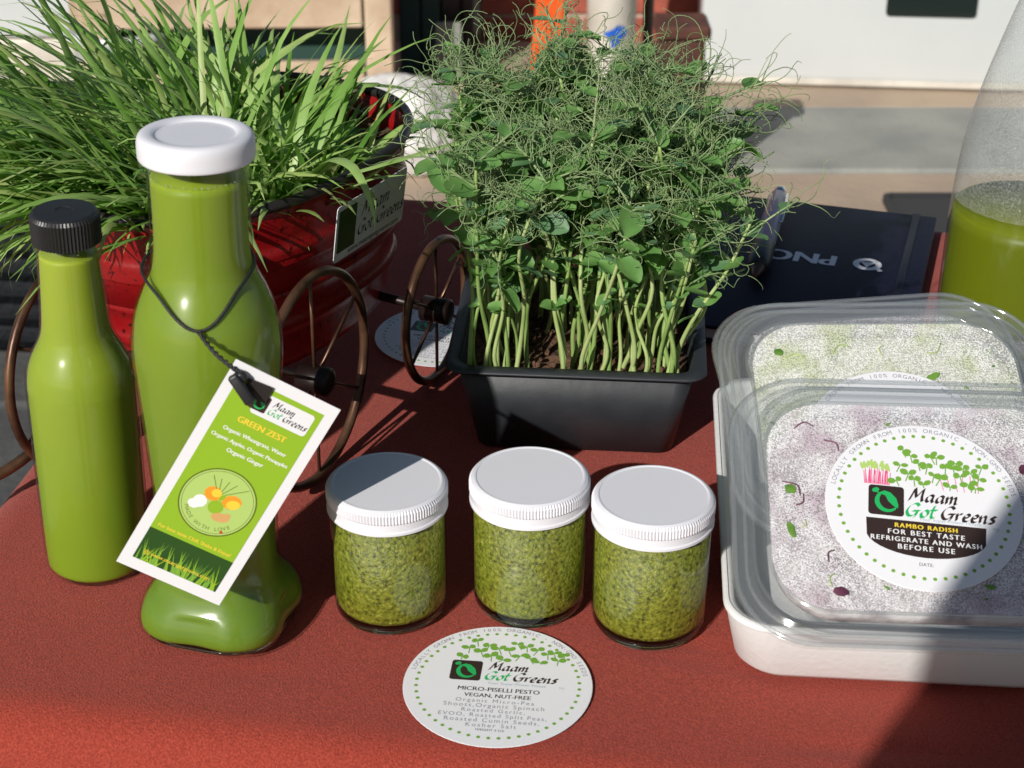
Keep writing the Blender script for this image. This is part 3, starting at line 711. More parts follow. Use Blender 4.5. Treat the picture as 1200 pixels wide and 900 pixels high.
# ================================================================== PEA SHOOTS IN BLACK TRAY
PT = Vector((.0375, .843)); PY = R(-4.5)
TS = .945
tray = empty('seed_tray', (PT.x, PT.y, 0), (0, 0, PY)); tray.scale = (TS, TS, 1); tag(tray, 'square black plastic seed tray holding pea shoots', 'tray')
obj('wall', rloft([(.056, .056, .010, .001), (.066, .066, .010, .052), (.0645, .0645, .009, .052), (.055, .055, .009, .004)], True, True), M['tray_plastic'], tray)
obj('rim', rloft([(.0658, .0658, .010, .0530), (.0718, .0718, .012, .0522), (.0725, .0725, .012, .0528), (.0722, .0722, .012, .0537), (.0655, .0655, .010, .0545), (.0650, .0650, .010, .0535)], False, False), M['tray_plastic'], tray)
gv = []; N = 40
for j in range(N + 1):
    for i in range(N + 1):
        x, y = (i / N - .5) * .124, (j / N - .5) * .124
        gv.append((x, y, .044 + .005 * noise.noise(Vector((x * 60, y * 60, 1))) + .003 * noise.noise(Vector((x * 170, y * 170, 5)))))
obj('soil', (gv, [(j * (N + 1) + i, j * (N + 1) + i + 1, (j + 1) * (N + 1) + i + 1, (j + 1) * (N + 1) + i) for j in range(N) for i in range(N)]), M['soil'], tray)
cr = []
rp = random.Random(5)
for i in range(260):
    x, y = rp.uniform(-.058, .058), rp.uniform(-.058, .058); r_ = rp.uniform(.0008, .0026)
    bm = bmesh.new(); bmesh.ops.create_icosphere(bm, subdivisions=1, radius=r_)
    for v in bm.verts: v.co = v.co * rp.uniform(.7, 1.2) + Vector((x, y, .0465))
    bm.verts.index_update(); cr.append(([v.co.copy() for v in bm.verts], [tuple(v.index for v in f.verts) for f in bm.faces])); bm.free()
o = obj('soil_crumbs', join(*cr), M['soil'], tray, False); o['kind'] = 'stuff'

def pea_leaf_mesh(L, W, seed, m):
    rr = random.Random(seed); V, Fc = [], []; n = 7
    cup = rr.uniform(.1, .3); droop = rr.uniform(-.1, .35)
    for i in range(n + 1):
        t = i / n; wd = W / 2 * max(.05, math.sin(math.pi * min(1, t * .92 + .04)) ** .55) * (1 - .15 * t)
        x = L * t; z = -droop * L * t * t
        for s in (-1, -.5, 0, .5, 1): V.append((x, wd * s, z + cup * W * .5 * s * s + rr.uniform(-.01, .01) * L))
    for i in range(n):
        for s in range(4): a = i * 5 + s; Fc.append((a, a + 1, a + 6, a + 5))
    return meshdata('leaf', V, Fc, m)
LEAVES = [pea_leaf_mesh(.017 * k, .014 * k, i, M['pea_leaf'] if i % 2 else M['pea_leaf_b']) for i, k in enumerate((1, .85, 1.15, .7, .95, .55))]
def tendril(p, d, L, rr, r0=.00042, curl=1.0):
    pts = [Vector(p)]; d = Vector(d).normalized(); ax = Vector((rr.gauss(0, 1), rr.gauss(0, 1), rr.gauss(0, 1))).normalized()
    n = 15; k = rr.uniform(.1, .9) * curl
    for i in range(n):
        d = Matrix.Rotation(k * (.3 + 1.6 * (i / n) ** 2.2) * .55, 3, ax) @ d
        d = (d + Vector((rr.gauss(0, .10), rr.gauss(0, .10), rr.gauss(0, .10)))).normalized()
        pts.append(pts[-1] + d * L / n)
    return tube(pts, [r0 * (1 - .45 * i / n) for i in range(n + 1)], 4, caps=False)
def make_shoot(seed):
    """returns (list of (name, mesh, matrix)) for one pea shoot of unit kind"""
    rr = random.Random(seed); parts = []
    Hh = rr.uniform(.100, .142); lean = Vector((rr.gauss(0, .012), rr.gauss(0, .012)))
    P = [Vector((0, 0, -.004)), Vector((rr.gauss(0, .003), rr.gauss(0, .003), Hh * .15)), Vector((lean.x * .4 + rr.gauss(0, .003), lean.y * .4 + rr.gauss(0, .003), Hh * .4)),
         Vector((lean.x * .8 + rr.gauss(0, .004), lean.y * .8 + rr.gauss(0, .004), Hh * .7)), Vector((lean.x * 1.3, lean.y * 1.3, Hh))]
    S = spline(P, 6); n = len(S)
    parts.append(('stem', meshdata('stem', *tube(S, [.0015 * (1 - .5 * i / n) for i in range(n)], 7), M['pea_stem'] if seed % 3 else M['pea_stem_b']), Matrix()))
    T = []
    k0 = rr.uniform(.48, .60)
    az = rr.uniform(0, 6.28)
    for j, t in enumerate((k0, k0 + .11, k0 + .21, k0 + .31, k0 + .41, .97)):
        if t > 1: continue
        p = S[min(n - 1, int(t * n))]; az += math.pi * rr.uniform(.75, 1.25)
        big = (.5, .9, 1.12, 1.15, 1.0, .65)[j] * rr.uniform(.8, 1.15)
        for sgn in (-1, 1):
            if rr.random() < .06: continue
            a = az + sgn * rr.uniform(.5, 1.1)
            mtx = Matrix.Translation(p) @ Matrix.Rotation(a, 4, 'Z') @ Matrix.Rotation(-rr.uniform(-.3, .9), 4, 'Y') @ Matrix.Rotation(rr.uniform(-.7, .7), 4, 'X') @ Matrix.Diagonal((big, big, big, 1))
            parts.append(('leaf', rr.choice(LEAVES[:5]), mtx))
        if j >= 2:   # petiole with a tendril fan
            L = rr.uniform(.018, .04); d = Vector((math.cos(az), math.sin(az), rr.uniform(.6, 1.6))).normalized()
            q = [p + d * L * s + Vector((0, 0, -.004 * s * s)) for s in (0, .33, .66, 1)]
            T.append(tube(q, [.0008, .0007, .0006, .0005], 5, caps=False))
            e = q[-1]
            if rr.random() < .8:
                mtx = Matrix.Translation(q[2]) @ Matrix.Rotation(az + .9, 4, 'Z') @ Matrix.Rotation(-.3, 4, 'Y') @ Matrix.Diagonal((.8, .8, .8, 1)); parts.append(('leaf', rr.choice(LEAVES), mtx))
            for f in range(rr.randint(2, 4) if j < 4 else rr.randint(5, 8)):
                dd = d + Vector((rr.gauss(0, .55), rr.gauss(0, .55), rr.gauss(.1, .5))); T.append(tendril(e - d * rr.uniform(0, .5) * L, dd, rr.uniform(.016, .045), rr, .00031, 1.5))
    for f in range(rr.randint(7, 11)):
        T.append(tendril(S[-1 - rr.randint(0, 5)], Vector((rr.gauss(0, .8), rr.gauss(0, .8), .8)), rr.uniform(.015, .045), rr, .00031, 1.6))
    parts.append(('tendrils', meshdata('tendrils', *join(*T), M['tendril']), Matrix()))
    return parts
KINDS = [make_shoot(s) for s in range(16)]
slots = []
rs = random.Random(11)
while len(slots) < 30:                     # a close row along the front edge
    x, y = rs.uniform(-.056, .056), rs.uniform(-.0565, -.047)
    if -.034 < x < -.008 and rs.random() < .75: continue
    if min([math.hypot(x - a, y - b) for a, b in slots] or [1]) > .0029: slots.append((x, y))
while len(slots) < 136:
    x, y = rs.uniform(-.054, .054), rs.uniform(-.054, .054)
    if y < -.045 and rs.random() < .15: continue
    if -.030 < x < -.004 and y < -.01 and rs.random() < .8: continue      # the bare patch of soil
    if min([math.hypot(x - a, y - b) for a, b in slots] or [1]) > .0048: slots.append((x, y))
for i, (x, y) in enumerate(slots):
    q = Matrix.Rotation(PY, 2) @ Vector((x, y))
    e = empty('pea_shoot', (PT.x + q.x, PT.y + q.y, .046))
    out = Vector((x, y)) * 2.2
    e.rotation_euler = (-out.y * rs.uniform(.4, 1.5) + rs.gauss(0, .04), out.x * rs.uniform(.5, 1.6) + rs.gauss(0, .04), rs.uniform(0, 6.28))
    e.rotation_mode = 'XYZ'
    # lean first outward in the world frame, spin about own axis
    e.rotation_euler = (Matrix.Rotation(out.x * rs.uniform(.1, .95), 3, 'Y') @ Matrix.Rotation(-out.y * rs.uniform(.0, .8), 3, 'X') @ Matrix.Rotation(rs.uniform(0, 6.28), 3, 'Z')).to_euler()
    s = rs.uniform(.80, 1.06) * (1.04 if y > 0 else .93); e.scale = (s, s, s)
    tag(e, 'pea shoot with pale stem, round leaves and curling tendrils in the black tray', 'pea shoot', 'pea shoots growing in the black tray')
    for nm, me, mx in KINDS[i % 16]:
        c = bpy.data.objects.new(nm, me); c.matrix_local = mx; link(c, e)
        if nm == 'tendrils': c['kind'] = 'stuff'

# ================================================================== PESTO JARS
def make_jar(loc, rz, label):
    j = empty('pesto_jar', loc, (0, 0, rz)); tag(j, label, 'jar', 'jars of pesto on the red cloth')
    obj('pesto', lathe([(.0225, .0060), (.0246, .0068), (.0254, .009), (.0254, .058)], 64), M['pesto'], j)
    obj('glass_wall', lathe([(.0242, .0025), (.0255, .0040), (.0262, .0075), (.0262, .0565), (.025, .059)], 64, None, False, False), M['glass'], j)
    obj('glass_base', lathe([(.0220, .0004), (.0235, .0008), (.0254, .0038), (.0240, .0048), (.0212, .0056)], 64), M['glass_base'], j)
    n = 240
    l = obj('lid', lathe([(.0268, .0560), (.0273, .0564), (.0273, .0576), (.0268, .0582), (.0266, .0600), (.0266, .0618), (.0267, .0622), (.0267, .0664), (.0262, .0678), (.0250, .0685), (.0243, .0685), (.0238, .0682), (.005, .0682)], n,
        lambda r, z, a: r + (.0007 if (round(a / (2 * math.pi) * n) % 2 and .0619 < z < .0666) else 0)), M['white_lid'], j); bevel_auto(l, 24)
    return j
make_jar((-.0560, .6490, 0), .3, 'small pesto jar with white lid beside the tall tagged bottle')
make_jar((.0080, .6540, 0), 2.1, 'middle small pesto jar with white lid behind the round paper label')
make_jar((.0625, .6375, 0), 4.0, 'small pesto jar with white lid beside the white tray')

# ================================================================== BOTTLES
def prof_smooth(P, k=5): return [(p.x, p.y) for p in spline([(a, b, 0) for a, b in P], k)]
# small bottle with black cap
sb = empty('small_juice_bottle', (-.2000, .686, 0), (0, R(1.8), 0)); tag(sb, 'small green juice bottle with ribbed black screw cap, left of the tagged bottle', 'bottle')
op_ = prof_smooth([(.0226, .0010), (.0240, .0035), (.0248, .009), (.0250, .05), (.0250, .094), (.0247, .102), (.0234, .109), (.0207, .1155), (.0179, .121), (.0161, .127), (.0151, .138), (.0143, .152), (.0138, .162), (.0136, .168)], 5)
obj('glass_wall', lathe(op_, 64, None, True, False), M['glass'], sb)
obj('juice', lathe([(max(r - .0011, .003), max(z, .003)) for r, z in op_ if z < .1640] + [(.002, .1640)], 64), M['juice_pale'], sb)
obj('neck_ring', lathe([(.0136, .1650), (.0147, .1660), (.0149, .1675), (.0142, .1690)], 48, None, False, False), M['glass'], sb)
n = 120
cp = obj('cap', lathe([(.0140, .1692), (.0145, .1694), (.0146, .1812), (.0140, .1828), (.0130, .1834), (.004, .1836), (.0035, .1832), (.001, .1832)], n, lambda r, z, a: r + (.0006 if (round(a / (2 * math.pi) * n) % 2 and .1690 < z < .1815) else 0)), M['black_plastic'], sb); bevel_auto(cp, 24)
# tall bottle with flared square foot
tb = empty('tall_juice_bottle', (-.1325, .6370, .0008), (R(-2.2), R(1.1), R(-14))); tag(tb, 'tall green juice bottle with white lid and flared square foot, wearing a paper tag', 'bottle')
pts = [(.0315, .0012), (.0345, .0035), (.0366, .008), (.0364, .013), (.0340, .019), (.0298, .025), (.0270, .032), (.0264, .044), (.0270, .065), (.0286, .092), (.0304, .118), (.0317, .136), (.0314, .146), (.0298, .156), (.0262, .166), (.0226, .174), (.0210, .182), (.0205, .194), (.0205, .212), (.0205, .2235)]
def sq(z):   # how square the section is at height z
    t = min(1, max(0, (.040 - z) / .022)); return t * t * (3 - 2 * t)
def rf_sq(r, z, a):
    e = 3.2; k = (abs(math.cos(a)) ** e + abs(math.sin(a)) ** e) ** (-1 / e); s = sq(z)
    dip = .0016 * s * (math.cos(4 * a) > 0) * math.cos(4 * a) * (1 if .005 < z < .02 else 0)
    return r * (1 + s * (k * .93 - 1)) - dip
op_ = prof_smooth(pts, 4)
obj('glass_wall', lathe(op_, 96, rf_sq, False, False), M['glass'], tb)
obj('juice', lathe([(max(r - .0013, .003), z) for r, z in op_ if .006 < z < .2165] + [(.002, .2165)], 96, rf_sq), M['juice'], tb)
obj('glass_base', lathe([(.026, .0012), (.0300, .0016), (.0335, .0040), (.0325, .0052), (.02, .0048)], 96, rf_sq), M['glass_base'], tb)
obj('bubbles', join(*[(lambda a, q: ([Vector((.0193 * math.cos(a), .0193 * math.sin(a), .2166)) + Vector(v) * q for v in ((1, 0, 0), (0, 1, 0), (-1, 0, 0), (0, -1, 0), (0, 0, 1), (0, 0, -1))], [(0, 1, 4), (1, 2, 4), (2, 3, 4), (3, 0, 4), (1, 0, 5), (2, 1, 5), (3, 2, 5), (0, 3, 5)]))(i * .13, random.uniform(.0003, .0008)) for i in range(48)]), M['glass_wet'], tb)['kind'] = 'stuff'
lid = obj('lid', lathe(prof_smooth([(.0218, .2232), (.0230, .2233), (.0235, .2243), (.0236, .2270), (.0235, .2305), (.0227, .2328), (.0208, .2338), (.0182, .2338), (.0166, .2332), (.0154, .2326), (.010, .2326), (.001, .2326)], 4), 72), M['white_lid'], tb)
# cord, clip, tag
tg = empty('paper_tag', (-.12, .605, .10)); tag(tg, 'green and white printed paper tag hanging on black cord from the tall bottle', 'tag')
# corners found on the bottle's front: top-left, top-right, bottom-left
TL, TR, BL = Vector((-.1095, .600, .1555)), Vector((-.0700, .604, .1330)), Vector((-.1685, .587, .0700))
ex = (TR - TL).normalized(); ey = (TL - BL).normalized(); _d = ex.dot(ey) / 2; ex, ey = (ex - ey * _d).normalized(), (ey - ex * _d); ey = (ey - ex * ey.dot(ex)).normalized(); ez = ex.cross(ey)
W_, L_ = .0475, .1045
ctr = TL + ex * W_ / 2 - ey * L_ / 2
TM = Matrix.Translation(ctr) @ Matrix((ex, ey, ez)).transposed().to_4x4()
tg.matrix_local = TM
obj('card', box(-W_ / 2, W_ / 2, -L_ / 2, L_ / 2, -.0004, 0), M['paper'], tg, False)
a = Ink(.0001); hx, hy = W_ / 2 - .0047, L_ / 2 - .0052
a.poly([(-hx, -hy), (hx, -hy), (hx, hy), (-hx, hy)]); a.make('green_field', M['ink_lime'], tg)
zt = .00016
a = Ink(zt); a.poly(rpoly(.004, hy - .0075, .0125, .0052, .0015)); a.make('logo_plate', M['paper'], tg)
logo(tg, -.0065, hy - .0072, .0075, zt + 4e-5)
brand(tg, -.0010, hy - .0066, .0033, zt + 4e-5, .19)
a = Ink(zt); a.text('GREEN ZEST', 0, hy - .0175, width=.0215); a.make('title_lettering', M['ink_yellow'], tg)
a = Ink(zt); a.text('For best taste Chill, Shake & Enjoy!', 0, -.0285, width=.033); a.make('slogan_lettering', M['ink_yellow'], tg)
a = Ink(zt); a.text('Organic Wheatgrass, Water', 0, hy - .0235, width=.0285); a.text('Organic Apples, Organic Pineapples', 0, hy - .0278, width=.0345); a.text('Organic Ginger', 0, hy - .0320, width=.0165); a.make('ingredient_lettering', M['ink_white'], tg)
ccy = -.0085
a = Ink(zt); a.ell(0, ccy, .0158, .0158, n=56); a.make('round_field', M['ink_sage'], tg)
a = Ink(zt + 2e-5); a.ring(0, ccy, .0155, .0161); a.ring(0, ccy, .0146, .0148)
for t in (-.4, -.2, 0, .2, .5): a.line(-.001 + t * .003, ccy + .004, t * .018, ccy + .0108, .0003)
for i, ch in enumerate('MADE WITH LOVE'):
    if ch != ' ': an = R(270 + (i - 7) * 8); a.text(ch, .0127 * math.cos(an), ccy + .0127 * math.sin(an), size=.0024, rot=an + math.pi / 2)
a.make('ring_line', M['ink_olive'], tg)
a = Ink(zt + 2e-5); a.ell(-.0035, ccy + .003, .0038, .0034); a.ell(.0052, ccy + .0026, .0042, .0034, .4); a.make('pineapple_print', M['ink_orange'], tg)
a = Ink(zt + 3e-5); a.ell(-.0023, ccy + .0038, .0022, .0020); a.ell(.0062, ccy + .0018, .0030, .0022, .4); a.make('pineapple_slice', M['ink_yellow'], tg)
a = Ink(zt + 3.5e-5); a.ell(-.0068, ccy - .0024, .0030, .0030); a.ell(-.0085, ccy - .0045, .0026, .0022); a.make('apple_slice', M['ink_white'], tg)
a = Ink(zt + 4e-5); a.ell(.0002, ccy - .0022, .0033, .0033); a.leaf(0, ccy + .001, .004, .002, 1.2); a.make('apple_print', M['ink_lime'], tg)
a = Ink(zt + 4.5e-5); a.ell(.0042, ccy - .0058, .0040, .0022, .2); a.ell(.0062, ccy - .0044, .0020, .0015, .8); a.make('ginger_print', M['ink_tan'], tg)
a = Ink(zt + 4.5e-5); a.ell(.0078, ccy - .0118, .0007, .0007); a.make('heart_print', M['ink_red'], tg)
a = Ink(zt); a.poly([(-hx, -hy), (hx, -hy), (hx, -.0310), (-hx, -.0310)]); a.make('grass_picture', M['ink_leafdark'], tg)
rr = random.Random(9)
a = Ink(zt + 2e-5); b = Ink(zt + 2.3e-5)
for i in range(70):
    x = rr.uniform(-hx + .001, hx - .001); h = rr.uniform(.006, .0128); d = rr.uniform(-.004, .004); x1 = min(hx, max(-hx, x + d))
    (a if i % 2 else b).poly([(x - .0004, -hy), (x + .0004, -hy), (x1, -hy + h)])
a.make('grass_blades', M['ink_lime'], tg); b.make('pale_grass_blades', M['ink_green'], tg)
a = Ink(zt + 6e-5); a.text('@ www.maamgotgreens.com', -.001, -.0425, width=.030); a.make('address_lettering', M['ink_yellow'], tg)
# cord loop round the bottle's shoulder, twisted drop and plastic clip (parts of the tag)
inv = TM.inverted()
bc = Vector((-.1295, .6430, 0))
def r_at(z):
    for (r0, z0), (r1, z1) in zip(op_, op_[1:]):
        if z0 <= z <= z1: return r0 + (r1 - r0) * (z - z0) / max(1e-9, z1 - z0)
    return .0205
lp = []
for i in range(96):
    an = 2 * math.pi * i / 96; fr = max(0, -math.sin(an - .12)); dz = .4 * fr ** 2 + .6 * fr ** 9; z = .1775 - .0165 * dz + .004 * max(0, math.sin(an)); rr_ = r_at(z - .001) + .0012
    lp.append(inv @ (bc + Vector((rr_ * math.cos(an), rr_ * math.sin(an), z))))
obj('cord_loop', tube(lp, .0007, 6, closed=True), M['cord'], tg)
k0 = bc + Vector((.0036, -.0298, .1608)); k1 = Vector((-.1110, .6005, .1520)); k2 = TL + ex * .0045 - ey * .004 + ez * .0012
cpts = spline([k0, k0.lerp(k1, .5) + Vector((0, -.003, .0)), k1 + ez * .0015, k2], 14)
for ph in (0, math.pi):
    q = [inv @ (p + Vector((math.cos(i * .9 + ph), 0, math.sin(i * .9 + ph))) * .0006) for i, p in enumerate(cpts)]
    obj('cord_strand', tube(q, .0006, 6), M['cord'], tg)
cl = obj('cord_clip', box(-.0022, .0022, -.0068, .0068, 0, .0042, .0010, 3), M['black_plastic'], tg); cl.location = (-W_ / 2 + .0075, L_ / 2 - .0090, .0022); cl.rotation_euler = (R(-10), 0, R(62))
obj('clip_flap', box(-.0010, .0095, -.0045, .0030, .0006, .0012), M['rim_black'], tg, False, loc=(-W_ / 2 + .0095, L_ / 2 - .0075, 0), rot=(0, 0, R(4)))
obj('clip_notch', lathe([(.0024, 0), (.0026, .001), (.0022, .0034), (.001, .0036)], 16), M['black_plastic'], tg).location = (-W_ / 2 + .0050, L_ / 2 - .0050, .0006)

# ================================================================== ROUND LABELS LYING ON THE CLOTH
d1 = obj('round_label', paper_disc(.0413), M['paper'], None, False, loc=(-.0062, .5900, .0008), rot=(R(.35), 0, R(-6)))
tag(d1, 'round white pesto label with green dots, lying in front of the jars', 'label'); disc_print(d1, .0413, .00034, 'pesto')
d2 = obj('round_label', paper_disc(.0413), M['paper'], None, False, loc=(-.0420, .926, .0008), rot=(0, 0, R(-15)))
tag(d2, 'round white label lying in shade under the red planter\'s small wheel', 'label'); disc_print(d2, .0413, .00034, 'pesto')

# ================================================================== WHITE TRAY AND CLAMSHELLS
WT = empty('white_tray', (.2475, .688, 0), (0, 0, R(-4.5))); tag(WT, 'shallow white rectangular tray holding clear clamshells', 'tray')
obj('body', rloft([(.134, .098, .016, .0008), (.139, .1035, .018, .002), (.1425, .107, .020, .006), (.1475, .112, .022, .030), (.1480, .1125, .022, .0325), (.1470, .1115, .021, .0335), (.1440, .1085, .020, .0330), (.1430, .1075, .019, .030), (.1380, .1020, .018, .006), (.134, .098, .016, .0045)], True, True, 10), M['foam_white'], WT)
obj('rim', rloft([(.1481, .1126, .022, .0310), (.1488, .1133, .022, .0323), (.1481, .1126, .022, .0338), (.1465, .111, .021, .0340)], False, False, 10), M['foam_white'], WT)

def clamshell(mtx, label, seed, full, bedm, hx=.079, hy=.068, depth=.024):
    e = empty('clamshell', (0, 0, 0)); e.matrix_world = mtx; tag(e, label, 'food container', 'clear microgreen clamshells')
    rc = .033
    # lid: outer flange, raised ridge, groove, panel edge
    L = [(hx, hy, rc, -.0022), (hx + .0006, hy + .0006, rc, -.0002), (hx, hy, rc, .0004), (hx - .0045, hy - .0045, rc - .003, .0006), (hx - .0062, hy - .0062, rc - .004, .0034),
         (hx - .0085, hy - .0085, rc - .005, .0040), (hx - .0105, hy - .0105, rc - .005, .0036), (hx - .0122, hy - .0122, rc - .006, .0012), (hx - .0140, hy - .0140, rc - .007, .0010), (hx - .0156, hy - .0156, rc - .007, .0030)]
    lid_ = obj('lid', rloft(L, False, False, 10), M['clear_plastic_ridge'], e)
    for k_, w_ in ((.0008, .0011), (.0052, .0008), (.0150, .0009)):
        lp_ = [(x, y, (.0006, .0010, .0030)[(.0008, .0052, .0150).index(k_)]) for x, y in rrect(hx - k_, hy - k_, rc - min(.007, k_ * .6), 10)]
        obj('rib', tube(lp_, w_, 6, closed=True), M['clear_plastic_ridge'], lid_)
    obj('bead', rloft([(hx - .0080, hy - .0080, rc - .005, .0041), (hx - .0086, hy - .0086, rc - .005, .0046), (hx - .0092, hy - .0092, rc - .005, .0041)], False, False, 10), M['clear_plastic_ridge'], lid_)
    P = [(x, y, .0030 + .0004 * noise.noise(Vector((x * 30, y * 30, seed)))) for x, y in rrect(hx - .0156, hy - .0156, rc - .007, 10)]
    obj('lid_panel', ([*P], [tuple(range(len(P)))]), M['condensation_green'] if bedm is M['leaf_bed_green'] else M['condensation'], lid_, False)
    # base
    obj('base', rloft([(hx - .001, hy - .001, rc, -.0030), (hx - .007, hy - .007, rc - .003, -.0034), (hx - .010, hy - .010, rc - .004, -.008), (hx - .017, hy - .017, rc - .004, -depth), (hx - .020, hy - .020, rc - .004, -depth - .0015)], False, True, 8), M['clear_plastic'], e)
    if not full: return e
    g_ = rloft([(hx - .023, hy - .023, rc - .006, -depth + .002), (hx - .0175, hy - .0175, rc - .006, -.010), (hx - .0172, hy - .0172, rc - .006, -.0045), (hx - .02, hy - .02, rc - .008, -.003)], True, True, 8)
    o = obj('microgreen_bed', g_, bedm, e)
    # corner catch: a dimpled tab at the front left
    rr = random.Random(seed)
    for i in range(38):
        a_, x, y = rr.uniform(0, 6.28), rr.uniform(-hx + .022, hx - .022), rr.uniform(-hy + .022, hy - .022); s = rr.uniform(.0006, .0026) * (1.2 if i % 3 else .6)
        up = .0033 if i % 5 < 2 else .0012
        V = []
        for k in range(12):
            t = k * math.pi / 6; q = s * (1 + .28 * math.sin(2 * t + a_) + rr.uniform(-.12, .12)); c_, d_ = q * math.cos(t) * 1.25, q * math.sin(t) * .8
            V.append((x + c_ * math.cos(a_) - d_ * math.sin(a_), y + c_ * math.sin(a_) + d_ * math.cos(a_), up + rr.uniform(0, .0003)))
        obj('leaf', (V + [(x, y, up + .0006)], [(k, (k + 1) % 12, 12) for k in range(12)]), M['leaf_purple'] if (bedm is M['leaf_bed'] and i % 5) else M['leaf_green'], e)
    for i in range(16):
        a_, x, y = rr.uniform(0, 6.28), rr.uniform(-hx + .026, hx - .026), rr.uniform(-hy + .026, hy - .026); L_s = rr.uniform(.004, .011)
        q = spline([(x, y, .0030), (x + L_s * .5 * math.cos(a_), y + L_s * .5 * math.sin(a_), .0034), (x + L_s * math.cos(a_ + .6), y + L_s * math.sin(a_ + .6), .0030)], 4)
        obj('sprout_stem', tube(q, .00035, 5), M['leaf_purple'] if (bedm is M['leaf_bed'] and i % 2) else M['pea_stem'], e)
    return e
def pose(x, y, z, tilt, rz, roll=0):
    return Matrix.Translation((x, y, z)) @ Matrix.Rotation(R(rz), 4, 'Z') @ Matrix.Rotation(R(tilt), 4, 'X') @ Matrix.Rotation(R(roll), 4, 'Y')
c1 = clamshell(pose(.1770, .620, .0720, 25, -3, 0), 'clear clamshell of purple radish microgreens with round label, topmost of the stack', 3, True, M['leaf_bed'], depth=.018, hx=.082)
lb = obj('round_label', paper_disc(.0420), M['paper'], c1, False, loc=(-.0005, -.001, .0040), rot=(0, 0, R(-5)))
disc_print(lb, .0420, .00034, 'radish')
c2 = clamshell(pose(.1790, .700, .0730, 25, 1, 0), 'clear clamshell of green microgreens directly under the labelled radish clamshell', 8, True, M['leaf_bed_green'])
lb2 = obj('round_label', paper_disc(.0430), M['paper'], c2, False, loc=(.0, -.020, .0040), rot=(0, 0, R(-4)))
lb2['label'] = 'white round label mostly hidden by the clamshell in front'
rim = Ink(.00034); rim.arc_text('LOCALLY GROWN FROM 100% ORGANIC - NON-GMO SEEDS', .0430 * .935, R(92), R(3.35), .0031); rim.make('rim_lettering', M['ink_grey'], lb2)
c3 = clamshell(pose(.1850, .742, .0560, 24, 9, 0), 'empty clear clamshell at the bottom of the stack, by the navy notebook', 12, False, None)
c4 = clamshell(pose(.345, .875, .0270, 0, 8, 0), 'clear clamshell lying flat beside the large glass bottle', 15, False, None)

# ================================================================== NOTEBOOK, PEN, LARGE BOTTLE
nb = empty('notebook', (.186, 1.005, 0), (0, 0, R(-17))); tag(nb, 'navy hardcover notebook with a silver bank logo, lying behind the clamshells', 'notebook')
obj('cover', box(-.072, .078, -.105, .105, .0100, .0124, .0010, 2), M['navy'], nb); obj('back_cover', box(-.072, .078, -.105, .105, .0006, .0028, .0010, 2), M['navy'], nb)
obj('pages', box(-.068, .075, -.102, .102, .0030, .0098), M['paper'], nb, False); obj('spine', box(-.074, -.0725, -.105, .105, .0006, .0124, .0006, 2), M['navy'], nb)
obj('elastic_band', box(.062, .067, -.1053, .1053, .0126, .0133, .0003, 1), M['navy_dark'], nb)
a = Ink(.0126); a.text('PNC', -.016, .0, width=.042, rot=math.pi)
ln = a.make('cover_lettering', M['silver_print'], nb); ln.location = (.016, .012, 0)
a = Ink(.0126); a.ring(0, 0, .0052, .0092, 32); a.poly([(.0046, .0032), (-.0046, .0032), (0, -.0046)]); a.line(.006, -.004, .0094, -.0088, .0032)
lo = a.make('cover_emblem', M['silver_print'], nb); lo.location = (.0415, .012, 0)
pn = empty('pen', (.169, 1.038, .0203), (R(0), 0, R(-14))); tag(pn, 'clear barrelled pen with black grip lying on the navy notebook', 'pen')
def yl(prof, n=20):
    V, Fc = lathe(prof, n); return [(x, z, y) for x, y, z in V], [tuple(reversed(f)) for f in Fc]
obj('barrel', yl([(.0066, -.022), (.0068, -.018), (.0068, .06), (.005, .064)]), M['pen_clear'], pn)
obj('grip', yl([(.0052, -.058), (.0066, -.054), (.0076, -.046), (.0076, -.026), (.0068, -.022)]), M['black_plastic'], pn)
obj('tip', yl([(.0010, -.072), (.0022, -.068), (.0044, -.060), (.0050, -.058)]), M['bronze'], pn)
obj('refill', yl([(.0022, -.02), (.0022, .055)]), M['ink_pink'], pn)
obj('clip', box(.0050, .0082, .01, .060, .0030, .0046, .0006, 1), M['chrome'], pn); obj('plunger', yl([(.004, .064), (.0042, .074), (.0030, .077)]), M['chrome'], pn)
# large glass bottle
gb = empty('large_glass_bottle', (.2975, .905, 0)); tag(gb, 'large clear glass bottle half filled with green juice, misted inside', 'bottle')
gp_ = prof_smooth([(.038, .001), (.0445, .006), (.0462, .014), (.0462, .06), (.0455, .10), (.0425, .135), (.0365, .165), (.0285, .195), (.0200, .225), (.0165, .245), (.0155, .27), (.0155, .29)], 5)
obj('glass_wall', lathe([p for p in gp_ if p[1] < .1000001], 72, None, True, False), M['glass'], gb)
obj('misted_wall', lathe([p for p in gp_ if p[1] > .0999999], 72, None, False, False), M['glass_wet'], gb)
obj('juice', lathe([(max(r - .0015, .003), max(z, .004)) for r, z in gp_ if z < .092] + [(.044, .0925), (.002, .0922)], 72), M['juice_olive'], gb)
obj('lip', lathe([(.0155, .288), (.0178, .290), (.0180, .300), (.0155, .303), (.013, .302)], 40, None, False, False), M['glass'], gb)
obj('stopper', lathe([(.012, .296), (.0125, .304), (.017, .306), (.017, .318), (.012, .322)], 32), M['white_lid'], gb)

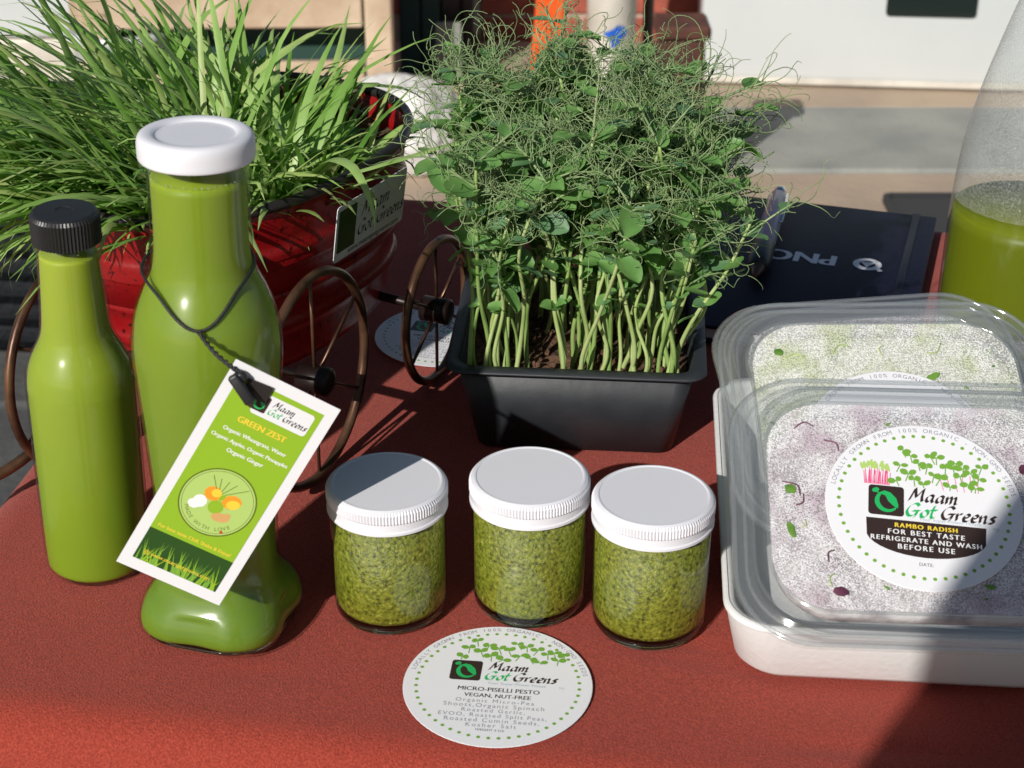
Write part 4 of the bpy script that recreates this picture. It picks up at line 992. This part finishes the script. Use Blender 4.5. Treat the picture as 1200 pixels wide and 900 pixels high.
# ================================================================== PHOTOGRAPHER (behind the camera; only the shadow is seen)
def person():
    pr_ = empty('person', (-.06, -.285, GZ)); tag(pr_, 'person in dark shirt standing before the table holding up a phone', 'person')
    V, E, Rd = [], [], []
    def add(p, r, parent=None):
        V.append(p); Rd.append(r)
        if parent is not None: E.append((parent, len(V) - 1))
        return len(V) - 1
    pel = add((0, 0, 1.00), (.17, .12)); wst = add((0, 0, 1.18), (.155, .11), pel); chs = add((0, 0, 1.36), (.185, .12), wst); nk0 = add((0, 0, 1.51), (.085, .075), chs)
    nk = add((0, .01, 1.62), (.055, .06), nk0); hd0 = add((0, .03, 1.70), (.075, .09), nk); hd1 = add((0, .03, 1.80), (.075, .09), hd0); add((0, .02, 1.85), (.045, .05), hd1)
    for s in (-1, 1):
        h = add((s * .10, 0, .93), (.09, .095), pel); kn = add((s * .11, .02, .51), (.062, .065), h); an = add((s * .12, -.01, .09), (.042, .045), kn); hl = add((s * .125, .0, .06), (.045, .045), an); add((s * .14, .17, .06), (.04, .03), hl)
        sh = add((s * .185, 0, 1.44), (.065, .065), nk0); el = add((s * .21, .04, 1.20), (.048, .048), sh)
        wx = .06 + s * .085; wr_ = add((wx, .20, 1.185), (.028, .024), el); pm = add((wx - s * .006, .245, 1.21), (.034, .018), wr_)
        for k in range(4):
            b = add((wx - s * .004 + s * (k - 1.5) * .004, .275, 1.195 + .018 * k), (.0095, .0095), pm); m_ = add((wx - s * .020, .285, 1.198 + .018 * k), (.0088, .0088), b); add((wx - s * .032, .280, 1.198 + .018 * k), (.008, .008), m_)
        t0 = add((wx - s * .022, .245, 1.235), (.011, .011), pm); add((wx - s * .034, .250, 1.25), (.0095, .0095), t0)
    me = bpy.data.meshes.new('body'); me.from_pydata(V, E, []); o = bpy.data.objects.new('body', me); C.objects.link(o)
    o.modifiers.new('skin', 'SKIN'); 
    for i, d in enumerate(me.skin_vertices[0].data): d.radius = Rd[i]; d.use_root = (i == 0)
    sbd = o.modifiers.new('sub', 'SUBSURF'); sbd.levels = 1; sbd.render_levels = 1
    bpy.context.view_layer.update(); dg = bpy.context.evaluated_depsgraph_get()
    nm = bpy.data.meshes.new_from_object(o.evaluated_get(dg)); bpy.data.objects.remove(o)
    nm.materials.clear(); nm.materials.append(M['shirt']); nm.materials.append(M['skin'])
    for p in nm.polygons: p.use_smooth = True; p.material_index = 1 if (p.center.z > 1.60 or p.center.y > .19) else 0
    b = bpy.data.objects.new('body', nm); link(b, pr_)
    zm = min(v.co.z for v in nm.vertices); b.location = (0, 0, .034 - zm)
    obj('hair', lathe([(.088, 1.76), (.095, 1.81), (.085, 1.86), (.05, 1.90), (.005, 1.91)], 24, lambda r, z, a: r * (1.08 if math.sin(a) < 0 else .98)), M['hair'], pr_)
    ph = empty('phone', (0, -.012, .468), (R(90 - 28.5), 0, 0)); tag(ph, 'dark phone held up by the standing person', 'phone')
    obj('case', box(-.075, .075, -.035, .035, -.004, .004, .003, 2), M['black_plastic'], ph); obj('screen', box(-.071, .071, -.032, .032, .0042, .0046), M['dark_glass'], ph)
person()
